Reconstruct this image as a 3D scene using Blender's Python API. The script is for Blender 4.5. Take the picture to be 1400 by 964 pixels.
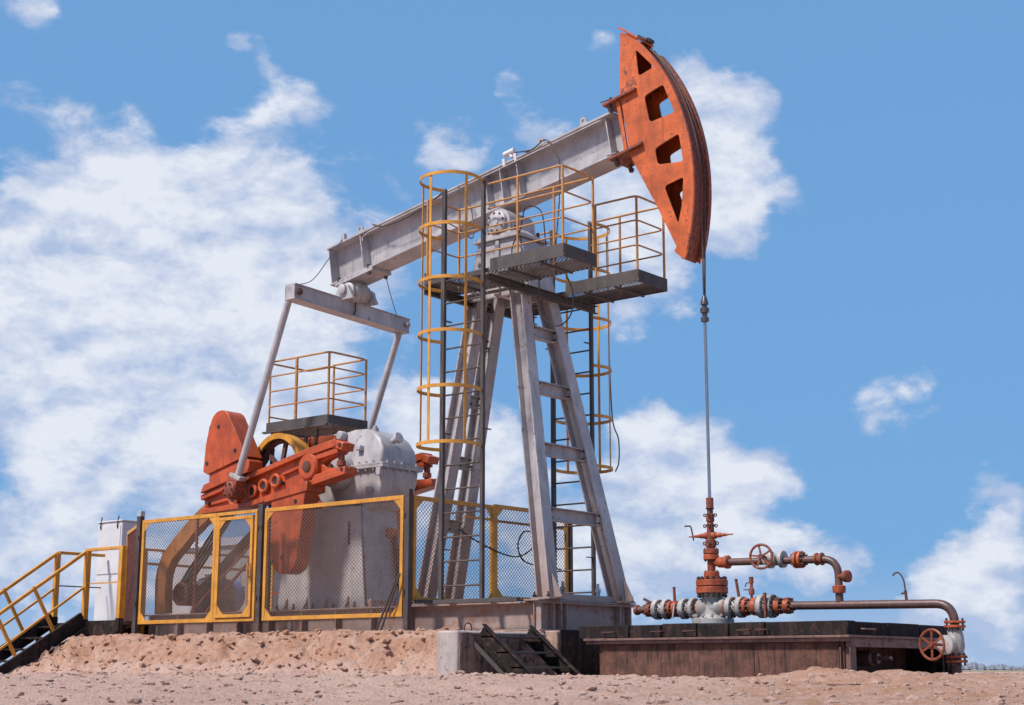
import bpy, math, random
from mathutils import Vector, Matrix, noise
from mathutils.geometry import tessellate_polygon
R = math.radians
random.seed(7)
SC = bpy.context.scene
for o in list(bpy.data.objects): bpy.data.objects.remove(o)

# ------------------------------------------------------------------ camera
# world: X along the pump jack towards the well, Y away from the camera, Z = 0 at eye level
CAM = Vector((12.37, -16.815, 0.0))
HEAD = R(50.8); PITCH = math.atan(433 / 2076)
FWD = Vector((-math.cos(HEAD), math.sin(HEAD), 0)); RGT = Vector((math.sin(HEAD), math.cos(HEAD), 0))
cd = bpy.data.cameras.new('camera'); cam = bpy.data.objects.new('camera', cd); SC.collection.objects.link(cam)
cam.location = CAM
LOOK = FWD * math.cos(PITCH) + Vector((0, 0, math.sin(PITCH)))
cam.rotation_euler = LOOK.to_track_quat('-Z', 'Y').to_euler()
cd.sensor_width = 36; cd.lens = 2076 / 1400 * 36; cd.clip_start = 0.1; cd.clip_end = 20000
SC.camera = cam

# ------------------------------------------------------------------ light and exposure
SUN_EL = R(53); SUN_DIR = Vector((-0.30, -0.95, 0)).normalized()      # towards the sun, horizontally
sun_vec = SUN_DIR * math.cos(SUN_EL) + Vector((0, 0, math.sin(SUN_EL)))
sl = bpy.data.lights.new('sun', 'SUN'); so = bpy.data.objects.new('sun', sl); SC.collection.objects.link(so)
sl.energy = 3.5; sl.angle = R(7); sl.color = (1.0, 0.93, 0.85)
so.rotation_euler = sun_vec.to_track_quat('Z', 'Y').to_euler(); so.location = (0, -30, 40)
SC.view_settings.view_transform = 'Standard'; SC.view_settings.look = 'None'
SC.view_settings.exposure = 0.5; SC.view_settings.gamma = 1.0

def direction(az, el):            # az: degrees right of the view axis, el: degrees above the horizon
    return (FWD * math.cos(R(az)) + RGT * math.sin(R(az))) * math.cos(R(el)) + Vector((0, 0, math.sin(R(el))))

class NT:
    def __init__(s, tree): s.t = tree; s.n = tree.nodes; s.l = tree.links
    def node(s, typ, **kw):
        n = s.n.new(typ)
        for k, v in kw.items():
            if k.startswith('i_'):
                key = k[2:]; key = int(key) if key.isdigit() else key.replace('_', ' ')
                s.put(n.inputs[key], v)
            else: setattr(n, k, v)
        return n
    def put(s, sock, v):
        if isinstance(v, bpy.types.NodeSocket): s.l.new(v, sock)
        elif isinstance(v, bpy.types.Node): s.l.new(v.outputs[0], sock)
        else: sock.default_value = v
    def math(s, op, a, b=0.0, c=0.0, clamp=False):
        n = s.n.new('ShaderNodeMath'); n.operation = op; n.use_clamp = clamp
        s.put(n.inputs[0], a); s.put(n.inputs[1], b); s.put(n.inputs[2], c); return n.outputs[0]
    def ss(s, x, lo, hi):
        n = s.n.new('ShaderNodeMapRange'); n.interpolation_type = 'SMOOTHSTEP'
        s.put(n.inputs[0], x); n.inputs[1].default_value = lo; n.inputs[2].default_value = hi; return n.outputs[0]
    def mix(s, f, a, b, mode='MIX'):
        n = s.n.new('ShaderNodeMix'); n.data_type = 'RGBA'; n.blend_type = mode
        s.put(n.inputs[0], f)
        for i, v in ((6, a), (7, b)):
            s.put(n.inputs[i], (*v, 1) if isinstance(v, tuple) and len(v) == 3 else v)
        return n.outputs[2]
    def noise(s, vec, scale, detail=4, rough=0.55, dist=0.0):
        n = s.n.new('ShaderNodeTexNoise'); s.put(n.inputs['Vector'], vec)
        n.inputs['Scale'].default_value = scale; n.inputs['Detail'].default_value = detail
        n.inputs['Roughness'].default_value = rough; n.inputs['Distortion'].default_value = dist
        return n.outputs[0]
    def vmul(s, vec, xyz):
        n = s.n.new('ShaderNodeVectorMath'); n.operation = 'MULTIPLY'; s.put(n.inputs[0], vec); n.inputs[1].default_value = xyz
        return n.outputs[0]

world = bpy.data.worlds.new('World'); SC.world = world; world.use_nodes = True
w = NT(world.node_tree); w.n.clear()
sky = w.n.new('ShaderNodeTexSky'); sky.sky_type = 'NISHITA'; sky.sun_disc = False
sky.sun_elevation = SUN_EL; sky.sun_rotation = math.atan2(SUN_DIR.x, SUN_DIR.y)
sky.air_density = 1.0; sky.dust_density = 0.4; sky.ozone_density = 3.0
tc = w.n.new('ShaderNodeTexCoord'); dirv = tc.outputs['Generated']
# cumulus: (azimuth, elevation, angular radius, weight) in degrees
CLOUDS = [(-4.0,9.5,1.6,.6),(-2.2,7.0,2.2,.8),(0.4,8.0,1.5,.6),(-5.5,6.0,2.4,.6),(-8.0,9.0,2.4,.5),(2.6,5.0,2.2,.7),(-12.0,4.2,2.2,.6),(-17.0,2.8,2.4,.7),(5.2,3.2,2.6,.7),(9.0,2.6,2.2,.6),(0.8,4.0,2.2,.6),(-2.8,15.6,1.2,.4),(4.0,17.5,1.8,.6),(-6.0,19.0,1.0,.3),
 (-17.8,16.0,3.0,0.9),(-15.5,17.3,2.2,0.8),(-13.3,16.9,2.5,0.8),(-10.6,18.4,2.2,0.8),(-8.0,16.6,2.2,0.8),(-18.4,12.8,3.0,0.8),(-15.7,11.4,3.6,1),(-12.6,13.2,3.6,1),(-9.9,14.4,3.0,0.9),
 (-7.1,13.4,2.5,0.8),(-5.1,15.4,1.7,0.5),(-17.3,8.7,3.0,0.9),(-14.2,9.1,3.0,0.9),(-11.1,9.5,2.8,0.8),(-16.4,6.6,1.7,0.6),(-8.4,10.6,2.5,0.7),(-12.9,15.0,2.2,0.8),(-10.2,22.5,1.0,0.55),
 (-9.0,21.4,1.2,0.6),(-8.0,20.4,1.0,0.55),(-11.3,22.9,0.6,0.4),(-17.1,19.9,1.0,0.45),(-18.6,20.4,1.1,0.3),(-18.8,23.3,1.0,0.5),(-14.8,20.0,0.8,0.3),(-13.3,20.6,0.4,0.4),(-2.6,19.8,1.0,0.7),
 (-1.4,19.2,0.8,0.6),(1.2,19.8,1.4,0.6),(-0.4,21.7,0.6,0.45),(3.8,23.6,0.8,0.4),(-4.6,18.1,0.8,0.4),(7.0,22.1,1.2,0.9),(8.3,20.9,1.5,1),(9.2,19.8,1.5,1),(9.4,17.9,1.2,0.9),
 (8.5,16.3,1.4,0.9),(6.9,18.0,1.9,1),(5.7,15.9,1.7,0.8),(4.5,13.7,1.7,0.7),(3.7,17.6,1.7,0.7),(6.5,14.0,1.1,0.6),(10.7,17.3,0.6,0.4),(-3.1,9.1,1.4,0.6),(-1.7,8.0,1.9,0.7),
 (-0.3,8.5,1.1,0.6),(-3.9,11.3,1.4,0.4),(5.6,9.3,1.1,0.8),(6.7,8.5,1.4,0.8),(7.8,9.0,1.0,0.6),(4.7,7.4,1.7,0.8),(7.2,7.1,1.7,0.8),(9.3,7.1,1.4,0.8),(10.4,6.5,0.8,0.6),
 (5.5,5.2,2.2,0.8),(8.2,5.2,1.9,0.8),(10.8,4.1,1.4,0.6),(12.1,3.5,1.1,0.5),(3.6,4.7,1.7,0.6),(13.5,9.8,1.0,0.65),(15.0,10.2,0.8,0.55),(14.2,8.8,0.7,0.45),(17.7,6.6,1.0,0.8),
 (18.4,6.0,0.7,0.7),(17.0,3.7,1.4,0.9),(18.1,4.5,1.1,0.8),(15.7,3.0,1.1,0.7),(18.2,2.2,1.7,0.8),(14.6,1.7,1.4,0.6),(16.6,1.4,1.7,0.7),(-16.1,5.0,1.7,0.6),(-17.8,4.5,1.7,0.6),
 (-14.5,4.0,1.7,0.6),(-11.5,6.7,1.7,0.4)]
warp = w.node('ShaderNodeTexNoise'); w.put(warp.inputs['Vector'], dirv); warp.inputs['Scale'].default_value = 22; warp.inputs['Detail'].default_value = 5
wv = w.node('ShaderNodeVectorMath', operation='SUBTRACT'); w.l.new(warp.outputs['Color'], wv.inputs[0]); wv.inputs[1].default_value = (.5, .5, .5)
wv2 = w.node('ShaderNodeVectorMath', operation='MULTIPLY_ADD'); w.l.new(wv.outputs[0], wv2.inputs[0]); wv2.inputs[1].default_value = (.05, .05, .05); w.l.new(dirv, wv2.inputs[2])
dens = None
for az, el, rad, wt in CLOUDS:
    d = w.node('ShaderNodeVectorMath', operation='DISTANCE'); w.l.new(wv2.outputs[0], d.inputs[0]); d.inputs[1].default_value = direction(az, el)
    g = w.node('ShaderNodeMapRange', interpolation_type='SMOOTHERSTEP'); w.l.new(d.outputs['Value'], g.inputs[0])
    g.inputs[1].default_value = R(rad) * 1.7; g.inputs[2].default_value = 0; g.inputs[3].default_value = 0; g.inputs[4].default_value = wt
    dens = g.outputs[0] if dens is None else w.math('ADD', dens, g.outputs[0])
dens = w.math('MINIMUM', dens, 1.25)
sep = w.node('ShaderNodeSeparateXYZ'); w.l.new(dirv, sep.inputs[0])
flat = w.vmul(dirv, (1, 1, 1.8))
n_big = w.noise(flat, 5.5, 8, .55, .3)          # fields of cloud over the rest of the sky
away = w.node('ShaderNodeVectorMath', operation='DISTANCE'); w.l.new(dirv, away.inputs[0]); away.inputs[1].default_value = direction(0, 12)
rest = w.math('MULTIPLY', w.ss(n_big, .50, .66), w.ss(away.outputs['Value'], .36, .5))
n_f = w.noise(flat, 20, 9, .6, .2); n_g = w.noise(flat, 60, 6, .6)
dens = w.math('ADD', dens, rest)
rag = w.math('ADD', dens, w.math('MULTIPLY', w.math('SUBTRACT', n_f, .5), 2.1))
cover = w.math('MULTIPLY', w.ss(rag, .24, .78), w.ss(dens, .02, .28))
low = w.math('MULTIPLY', w.ss(sep.outputs[2], .075, 0.0), .72)          # veil towards the horizon
cover = w.math('MAXIMUM', w.math('MULTIPLY', cover, .92), low)
upv = w.node('ShaderNodeVectorMath', operation='ADD'); w.l.new(flat, upv.inputs[0]); upv.inputs[1].default_value = (0, 0, .022)
n_up = w.noise(upv.outputs[0], 20, 9, .6, .2)
shade = w.math('MULTIPLY_ADD', w.math('SUBTRACT', n_f, n_up), 1.9, w.math('MULTIPLY_ADD', w.math('SUBTRACT', w.noise(flat, 11, 6, .6, .4), .5), 2.2, w.math('MULTIPLY_ADD', w.math('SUBTRACT', n_g, .5), .7, w.math('MULTIPLY', w.ss(rag, .3, 1.8), .95)), clamp=False), clamp=True)
ccol = w.mix(shade, (3.2, 3.9, 5.4), (5.9, 6.1, 6.6))
gam = w.node('ShaderNodeGamma'); w.l.new(sky.outputs[0], gam.inputs[0]); gam.inputs[1].default_value = .12
skyc = w.mix(1.0, gam.outputs[0], (1.12, 2.34, 4.10), 'MULTIPLY')
col = w.mix(cover, skyc, ccol)
bg = w.node('ShaderNodeBackground'); w.put(bg.inputs[0], col); bg.inputs[1].default_value = 0.1
out = w.node('ShaderNodeOutputWorld'); w.l.new(bg.outputs[0], out.inputs[0])

# ------------------------------------------------------------------ materials
def paint(name, base, rough=.5, metal=0.0, vary=.25, rust=.1, rustcol=(.16, .065, .035), streak=.2, streakcol=(.12, .09, .08), dust=0.0, bump=.15, scale=1.0, dirtcol=(.34, .22, .17), edge=.012, spec=.5):
    m = bpy.data.materials.new(name); m.use_nodes = True; t = NT(m.node_tree); t.n.clear()
    P = t.node('ShaderNodeNewGeometry').outputs['Position']
    a = t.noise(P, 2.3 * scale, 6, .62)
    b = t.noise(P, 11 * scale, 8, .68, .4)
    f = t.noise(P, 70 * scale, 4, .6)
    st = t.noise(t.vmul(P, (9 * scale, 9 * scale, .9 * scale)), 1.0, 6, .62)
    dark = tuple(c * (1 - vary) for c in base); lite = tuple(min(1, c * (1 + vary * .6)) for c in base)
    c = t.mix(t.ss(a, .3, .7), dark, lite)
    c = t.mix(t.math('MULTIPLY', t.ss(f, .45, .75), vary * .5), c, dark)
    c = t.mix(t.math('MULTIPLY', t.ss(st, .47, .70), streak * 1.6), c, streakcol)
    rm = t.ss(t.math('ADD', b, t.math('MULTIPLY', a, .45)), .98 - rust * .62, 1.10 - rust * .62)
    if edge:
        bv = t.node('ShaderNodeBevel', samples=4); bv.inputs['Radius'].default_value = edge
        gn = t.node('ShaderNodeNewGeometry'); dp = t.node('ShaderNodeVectorMath', operation='DOT_PRODUCT'); t.l.new(bv.outputs[0], dp.inputs[0]); t.l.new(gn.outputs['Normal'], dp.inputs[1])
        em = t.math('MULTIPLY', t.ss(dp.outputs['Value'], .985, .90), t.ss(b, .40, .62))
        rm = t.math('MAXIMUM', rm, em)
    c = t.mix(t.math('MULTIPLY', rm, .85), c, t.mix(f, tuple(x * .6 for x in rustcol), tuple(min(1, x * 1.5) for x in rustcol)))
    if dust:
        z = t.node('ShaderNodeSeparateXYZ'); t.l.new(P, z.inputs[0])
        dz = t.ss(t.math('ADD', z.outputs[2], t.math('MULTIPLY', t.math('SUBTRACT', b, .5), 2.4)), 2.6, .45)
        c = t.mix(t.math('MULTIPLY', dz, dust), c, dirtcol)
    bs = t.node('ShaderNodeBsdfPrincipled'); t.put(bs.inputs['Base Color'], c)
    bs.inputs['Specular IOR Level'].default_value = spec
    rr = t.math('ADD', rough - .08, t.math('ADD', t.math('MULTIPLY', b, .16), t.math('MULTIPLY', rm, .25)), clamp=True)
    t.put(bs.inputs['Roughness'], rr); t.put(bs.inputs['Metallic'], t.math('MULTIPLY', t.math('SUBTRACT', 1.0, rm), metal))
    bp = t.node('ShaderNodeBump'); bp.inputs['Strength'].default_value = bump; bp.inputs['Distance'].default_value = .012
    t.put(bp.inputs['Height'], t.math('ADD', t.math('MULTIPLY', f, .35), t.math('MULTIPLY', b, .8))); t.l.new(bp.outputs[0], bs.inputs['Normal'])
    o = t.node('ShaderNodeOutputMaterial'); t.l.new(bs.outputs[0], o.inputs[0])
    return m
M = {}
M['grey'] = paint('grey_paint', (.43, .395, .40), .5, 0, .25, .27, streak=.26, streakcol=(.17, .13, .13), dust=.8, dirtcol=(.31, .19, .155))
M['greytop'] = paint('grey_paint_clean', (.43, .40, .41), .46, 0, .24, .22, streak=.24, streakcol=(.2, .17, .18))
M['skid'] = paint('skid_paint', (.30, .265, .275), .6, 0, .32, .40, rustcol=(.24, .10, .06), streak=.35, streakcol=(.22, .10, .07), dust=.45, dirtcol=(.36, .22, .16))
M['orange'] = paint('orange_paint', (.55, .112, .024), .42, 0, .42, .30, rustcol=(.13, .038, .024), streak=.36, streakcol=(.22, .05, .02), bump=.1)
M['orangedirty'] = paint('orange_paint_worn', (.36, .070, .026), .5, 0, .45, .5, rustcol=(.10, .04, .03), streak=.3, streakcol=(.14, .05, .03), bump=.3, scale=2)
M['yellow'] = paint('yellow_paint', (.62, .28, .035), .45, 0, .22, .2, rustcol=(.25, .10, .03), streak=.25, streakcol=(.35, .15, .04), scale=2)
M['dark'] = paint('dark_grey_steel', (.072, .061, .060), .7, 0, .3, .12, streak=.25, streakcol=(.12, .09, .085))
M['black'] = paint('black_tar_paint', (.019, .015, .015), .8, 0, .4, .36, rustcol=(.080, .044, .034), streak=.4, streakcol=(.065, .038, .032), bump=.5, spec=.18)
M['post'] = paint('brown_steel_post', (.075, .06, .06), .6, .2, .3, .35, streak=.3)
M['rust'] = paint('rusty_steel', (.155, .075, .055), .72, .2, .4, .6, rustcol=(.10, .04, .03), streak=.4, streakcol=(.05, .03, .027), bump=.35)
M['pipe'] = paint('brown_pipe_paint', (.12, .062, .055), .42, .15, .3, .3, rustcol=(.16, .07, .05), streak=.25, scale=1.6)
M['lip'] = paint('worn_steel_lip', (.23, .13, .11), .6, .3, .4, .4, rustcol=(.09, .045, .04), streak=.35)
M['valve'] = paint('pale_valve_paint', (.42, .40, .39), .5, 0, .35, .30, rustcol=(.20, .12, .10), streak=.45, streakcol=(.19, .13, .11), scale=1.3)
M['bolt'] = paint('dark_bolts', (.06, .045, .045), .5, .6, .4, .3)
M['white'] = paint('white_cabinet_paint', (.62, .61, .63), .45, 0, .1, .05, rustcol=(.4, .2, .08), streak=.12, streakcol=(.45, .38, .33))
M['cabgrey'] = paint('grey_cabinet_paint', (.44, .43, .45), .5, 0, .15, .08, streak=.2, streakcol=(.3, .26, .25), dust=.2)
M['blue'] = paint('blue_motor_paint', (.09, .19, .42), .4, 0, .25, .12, streak=.2)
M['wire'] = paint('mesh_wire', (.21, .15, .125), .55, .3, .3, .3, rustcol=(.17, .08, .05))
M['rope'] = paint('steel_rope', (.13, .12, .13), .4, .7, .3, .15)
M['ropedark'] = paint('greasy_rope', (.06, .05, .05), .55, .2, .3, .15)
M['railing'] = paint('weathered_rail_paint', (.52, .25, .075), .5, 0, .25, .35, rustcol=(.26, .11, .05), streak=.3, streakcol=(.3, .15, .08), scale=2.5)
M['cellar'] = paint('streaked_cellar_steel', (.14, .062, .045), .8, .1, .45, .3, rustcol=(.20, .085, .055), streak=.62, streakcol=(.018, .012, .011), bump=.9, scale=2.6)
M['wellorange'] = paint('wellhead_orange', (.44, .085, .025), .48, 0, .42, .36, rustcol=(.11, .04, .03), streak=.35, streakcol=(.16, .05, .03), scale=3, bump=.3)
M['guard'] = paint('ochre_guard_paint', (.40, .15, .03), .5, 0, .3, .3, rustcol=(.15, .055, .025), streak=.3, streakcol=(.2, .08, .03))
M['motor'] = paint('dull_motor_paint', (.075, .085, .11), .5, 0, .3, .25, streak=.2)
M['crankorange'] = paint('deep_orange_paint', (.47, .078, .018), .42, 0, .34, .26, rustcol=(.11, .03, .02), streak=.36, streakcol=(.2, .045, .02), bump=.12)
M['rod'] = paint('polished_rod', (.40, .38, .40), .25, .8, .15, .05)
M['rubber_and_shade'] = paint('black_rubber_and_shade', (.018, .018, .02), .6, 0, .3, 0)  # belts and cables; also the painted shade in slot and holes
M['concrete'] = paint('pale_concrete', (.40, .34, .325), .85, 0, .22, .25, rustcol=(.22, .16, .14), streak=.3, streakcol=(.22, .15, .13), bump=.7)
M['concbrown'] = paint('oil_stained_concrete', (.27, .165, .135), .85, 0, .45, .4, rustcol=(.05, .035, .033), streak=.5, streakcol=(.05, .035, .03), bump=1.0)
M['concpink'] = paint('dusty_concrete', (.42, .27, .21), .85, 0, .3, .3, rustcol=(.28, .14, .09), streak=.4, streakcol=(.2, .11, .085), bump=.6)

def sand():
    m = bpy.data.materials.new('sandy_soil'); m.use_nodes = True; t = NT(m.node_tree); t.n.clear()
    P = t.node('ShaderNodeNewGeometry').outputs['Position']
    a = t.noise(P, .55, 6, .6, .3); b = t.noise(P, 2.6, 8, .65, .5); c1 = t.noise(P, 14, 8, .7); g = t.noise(P, 60, 6, .7); h = t.noise(P, 230, 3, .6)
    fr = t.node('ShaderNodeAttribute', attribute_name='fresh_sand').outputs['Fac']
    fm = t.ss(t.math('ADD', fr, t.math('MULTIPLY', t.math('SUBTRACT', b, .5), .9)), .15, .6)
    flatc = t.mix(t.ss(a, .35, .65), (.78, .52, .415), (.71, .455, .37))
    heapc = t.mix(t.ss(b, .35, .65), (.70, .425, .315), (.62, .33, .215))
    c = t.mix(fm, flatc, heapc)
    c = t.mix(t.math('MULTIPLY', t.ss(b, .56, .74), .35), c, (.56, .33, .18))
    c = t.mix(t.math('MULTIPLY', t.ss(t.math('ADD', c1, t.math('MULTIPLY', b, -.3)), .36, .55), .6), c, (.80, .59, .48))
    c = t.mix(t.math('MULTIPLY', t.ss(c1, .44, .33), .55), c, (.34, .20, .15))
    c = t.mix(t.math('MULTIPLY', t.ss(g, .57, .70), .7), c, (.25, .15, .125))
    c = t.mix(t.math('MULTIPLY', t.ss(h, .62, .74), .5), c, (.17, .11, .105))
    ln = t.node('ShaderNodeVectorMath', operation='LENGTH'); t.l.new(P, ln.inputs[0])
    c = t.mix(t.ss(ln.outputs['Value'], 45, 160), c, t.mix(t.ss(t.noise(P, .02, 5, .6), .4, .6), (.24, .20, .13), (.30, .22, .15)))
    bs = t.node('ShaderNodeBsdfPrincipled'); t.put(bs.inputs['Base Color'], c); bs.inputs['Roughness'].default_value = .95
    bs.inputs['Specular IOR Level'].default_value = .15
    bp = t.node('ShaderNodeBump'); bp.inputs['Strength'].default_value = 1.0; bp.inputs['Distance'].default_value = .09
    t.put(bp.inputs['Height'], t.math('ADD', t.math('MULTIPLY', c1, .8), t.math('ADD', t.math('MULTIPLY', g, .4), t.math('MULTIPLY', h, .12)))); t.l.new(bp.outputs[0], bs.inputs['Normal'])
    o = t.node('ShaderNodeOutputMaterial'); t.l.new(bs.outputs[0], o.inputs[0]); return m
M['sand'] = sand()
M['stone'] = paint('stones', (.42, .30, .25), .9, 0, .4, .2, rustcol=(.15, .12, .12), streak=0, bump=.5, scale=4)
M['trees'] = paint('far_wood_haze_tint', (.20, .215, .26), .9, 0, .15, 0, streak=0)  # bluish grey of distant haze put into the tree colour

# ------------------------------------------------------------------ mesh builder
V = Vector
def frame(d, up=None):
    d = d.normalized(); up = V(up) if up is not None else (V((0, 0, 1)) if abs(d.z) < .95 else V((1, 0, 0)))
    x = d.cross(up)
    if x.length < 1e-4: x = d.cross(V((0, 1, 0)))
    x.normalize(); y = x.cross(d).normalized(); return x, y          # x sideways, y upwards
class MB:
    def __init__(s): s.v = []; s.f = []
    def add(s, vs, fs):
        n = len(s.v); s.v += [V(p) for p in vs]; s.f += [tuple(i + n for i in f) for f in fs]; return s
    def box(s, x0, x1, y0, y1, z0, z1):
        return s.add([(x, y, z) for x in (x0, x1) for y in (y0, y1) for z in (z0, z1)],
                     [(0, 1, 3, 2), (4, 6, 7, 5), (0, 4, 5, 1), (2, 3, 7, 6), (0, 2, 6, 4), (1, 5, 7, 3)])
    def sect(s, p, q, pts, up=None):          # extrude a convex or concave 2-D section from p to q
        p = V(p); q = V(q); x, y = frame(q - p, up); n = len(pts)
        vs = [e + x * a + y * b for e in (p, q) for a, b in pts]
        fs = [(i, (i + 1) % n, n + (i + 1) % n, n + i) for i in range(n)]
        tri = tessellate_polygon([[V((a, b, 0)) for a, b in pts]])
        fs += [tuple(t) for t in tri] + [tuple(n + i for i in reversed(t)) for t in tri]
        return s.add(vs, fs)
    def bar(s, p, q, w, h, up=None):
        a = w / 2; b = h / 2; return s.sect(p, q, [(-a, -b), (a, -b), (a, b), (-a, b)], up)
    def ibeam(s, p, q, w, h, tf, tw, up=None):
        a = w / 2; b = h / 2; c = tw / 2; d = b - tf
        return s.sect(p, q, [(-a, -b), (a, -b), (a, -d), (c, -d), (c, d), (a, d), (a, b), (-a, b), (-a, d), (-c, d), (-c, -d), (-a, -d)], up)
    def channel(s, p, q, w, h, t, up=None):   # web on the left, flanges to the right
        a = w / 2; b = h / 2
        return s.sect(p, q, [(-a, -b), (a, -b), (a, -b + t), (-a + t, -b + t), (-a + t, b - t), (a, b - t), (a, b), (-a, b)], up)
    def tube(s, p, q, r, r2=None, n=12):
        p = V(p); q = V(q); x, y = frame(q - p); r2 = r if r2 is None else r2
        vs = [e + (x * math.cos(k * 2 * math.pi / n) + y * math.sin(k * 2 * math.pi / n)) * rr for e, rr in ((p, r), (q, r2)) for k in range(n)]
        fs = [(k, (k + 1) % n, n + (k + 1) % n, n + k) for k in range(n)] + [tuple(reversed(range(n))), tuple(range(n, 2 * n))]
        return s.add(vs, fs)
    def path(s, pts, r, n=8, closed=False, flat=None, up=None):     # round tube (or flat bar: flat=(w,h)) along a polyline
        pts = [V(p) for p in pts]; m = len(pts); rings = []; x = None
        for i, p in enumerate(pts):
            a = pts[i - 1] if (i or closed) else p; b = pts[(i + 1) % m] if (i < m - 1 or closed) else p
            t = (b - a).normalized()
            if x is None: x, y = frame(t, up)
            else: x = (x - t * x.dot(t)).normalized(); y = x.cross(t).normalized()
            if flat: ring = [p + x * u * flat[0] / 2 + y * v * flat[1] / 2 for u, v in ((-1, -1), (1, -1), (1, 1), (-1, 1))]
            else: ring = [p + (x * math.cos(k * 2 * math.pi / n) + y * math.sin(k * 2 * math.pi / n)) * r for k in range(n)]
            rings.append(ring)
        k = len(rings[0]); vs = [v for g in rings for v in g]; fs = []
        for i in range(m if closed else m - 1):
            j = (i + 1) % m
            fs += [(i * k + c, i * k + (c + 1) % k, j * k + (c + 1) % k, j * k + c) for c in range(k)]
        if not closed: fs += [tuple(reversed(range(k))), tuple(range((m - 1) * k, m * k))]
        return s.add(vs, fs)
    def lathe(s, o, ax, prof, n=24):           # prof: (distance along axis, radius)
        o = V(o); ax = V(ax).normalized(); x, y = frame(ax); vs = []; fs = []; m = len(prof)
        for h, r in prof:
            vs += [o + ax * h + (x * math.cos(k * 2 * math.pi / n) + y * math.sin(k * 2 * math.pi / n)) * max(r, 1e-4) for k in range(n)]
        for i in range(m - 1):
            fs += [(i * n + k, i * n + (k + 1) % n, (i + 1) * n + (k + 1) % n, (i + 1) * n + k) for k in range(n)]
        fs += [tuple(reversed(range(n))), tuple(range((m - 1) * n, m * n))]
        return s.add(vs, fs)
    def ring(s, o, ax, R0, r, n=32, k=8):
        o = V(o); x, y = frame(V(ax)); 
        return s.path([o + (x * math.cos(i * 2 * math.pi / n) + y * math.sin(i * 2 * math.pi / n)) * R0 for i in range(n)], r, k, True)
    def prism(s, pts, y0, y1, holes=(), top_scale=None):     # polygon in XZ, extruded along Y
        loops = [pts] + list(holes); flatp = [p for l in loops for p in l]; n = len(flatp)
        tri = tessellate_polygon([[V((a, b, 0)) for a, b in l] for l in loops])
        vs = [(a, y0, b) for a, b in flatp] + [(a, y1, b) for a, b in flatp]
        fs = [tuple(t) for t in tri] + [tuple(n + i for i in reversed(t)) for t in tri]; o = 0
        for l in loops:
            k = len(l); fs += [(o + i, o + (i + 1) % k, n + o + (i + 1) % k, n + o + i) for i in range(k)]; o += k
        return s.add(vs, fs)
    def grid(s, o, ux, uy, W, H, dw, dh, t, depth):           # diamond mesh of flat strands
        o = V(o); ux = V(ux); uy = V(uy); nn = ux.cross(uy).normalized(); sl_ = dh / dw
        for fam in (1, -1):
            off = nn * (depth * .52 * fam)
            c0 = 0.0 if fam == 1 else 0.0
            n0 = int(-H / dh) - 1; n1 = int(W / dw) + 1
            for i in range(n0, n1 + 1):
                # line: x = i*dw + y/sl (family 1); mirrored for family -1
                xa = i * dw; ya = 0.0; xb = xa + H / sl_; yb = H
                if xa < 0: ya = -xa * sl_; xa = 0
                if xb > W: yb = (W - i * dw) * sl_; xb = W
                if ya >= H or yb <= ya + .01: continue
                if fam == -1: xa, xb = W - xa, W - xb
                p = o + ux * xa + uy * ya + off; q = o + ux * xb + uy * yb + off
                s.bar(p, q, depth, t, nn.cross(q - p))
        return s
    def build(s, name, mat, parent=None, bevel=0.0, kind=None, label=None, loc=None, smooth=True):
        base = V((0, 0, 0)); par = parent
        while par is not None: base += par.location; par = par.parent
        here = V(loc) if loc is not None else V((0, 0, 0))
        me = bpy.data.meshes.new(name); me.from_pydata([v - base - here for v in s.v], [], s.f); me.update()
        import bmesh
        bm = bmesh.new(); bm.from_mesh(me); bmesh.ops.recalc_face_normals(bm, faces=bm.faces); bm.to_mesh(me); bm.free()
        me.materials.append(M[mat])
        if smooth:
            me.shade_smooth(); me.set_sharp_from_angle(angle=R(38))
        o = bpy.data.objects.new(name, me); SC.collection.objects.link(o); o.location = here
        if parent is not None: o.parent = parent
        if bevel:
            b = o.modifiers.new('bevel', 'BEVEL'); b.width = bevel; b.segments = 2; b.limit_method = 'ANGLE'; b.angle_limit = R(40); b.harden_normals = False
        if kind: o['kind'] = kind
        if label: o['label'] = label
        return o
def thing(name, label, cat, loc, group=None):
    o = bpy.data.objects.new(name, None); SC.collection.objects.link(o); o.location = loc; o.empty_display_size = .2
    o['label'] = label; o['category'] = cat
    if group: o['group'] = group
    return o
def tag(o, label, cat, group=None):
    o['label'] = label; o['category'] = cat
    if group: o['group'] = group
    return o
def arc(c, r, a0, a1, n, plane='xz', y=0):
    return [(c[0] + r * math.cos(a0 + (a1 - a0) * i / n), c[1] + r * math.sin(a0 + (a1 - a0) * i / n)) for i in range(n + 1)]
def rounded(pts, r, n=4):
    out = []; m = len(pts)
    for i in range(m):
        p = V((*pts[i], 0)); a = V((*pts[i - 1], 0)) - p; b = V((*pts[(i + 1) % m], 0)) - p
        k = min(r, a.length * .45, b.length * .45); a = p + a.normalized() * k; b = p + b.normalized() * k
        for j in range(n + 1):
            t = j / n; q = a * (1 - t) ** 2 + p * 2 * t * (1 - t) + b * t * t; out.append((q.x, q.y))
    return out
def bend(pts, r, n=6):          # rounds the corners of a 3-D polyline
    pts = [V(p) for p in pts]; out = [pts[0]]
    for i in range(1, len(pts) - 1):
        p = pts[i]; a = pts[i - 1] - p; b = pts[i + 1] - p; k = min(r, a.length * .48, b.length * .48)
        a = p + a.normalized() * k; b = p + b.normalized() * k
        out += [a * (1 - t) ** 2 + p * 2 * t * (1 - t) + b * t * t for t in (j / n for j in range(n + 1))]
    return out + [pts[-1]]
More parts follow.
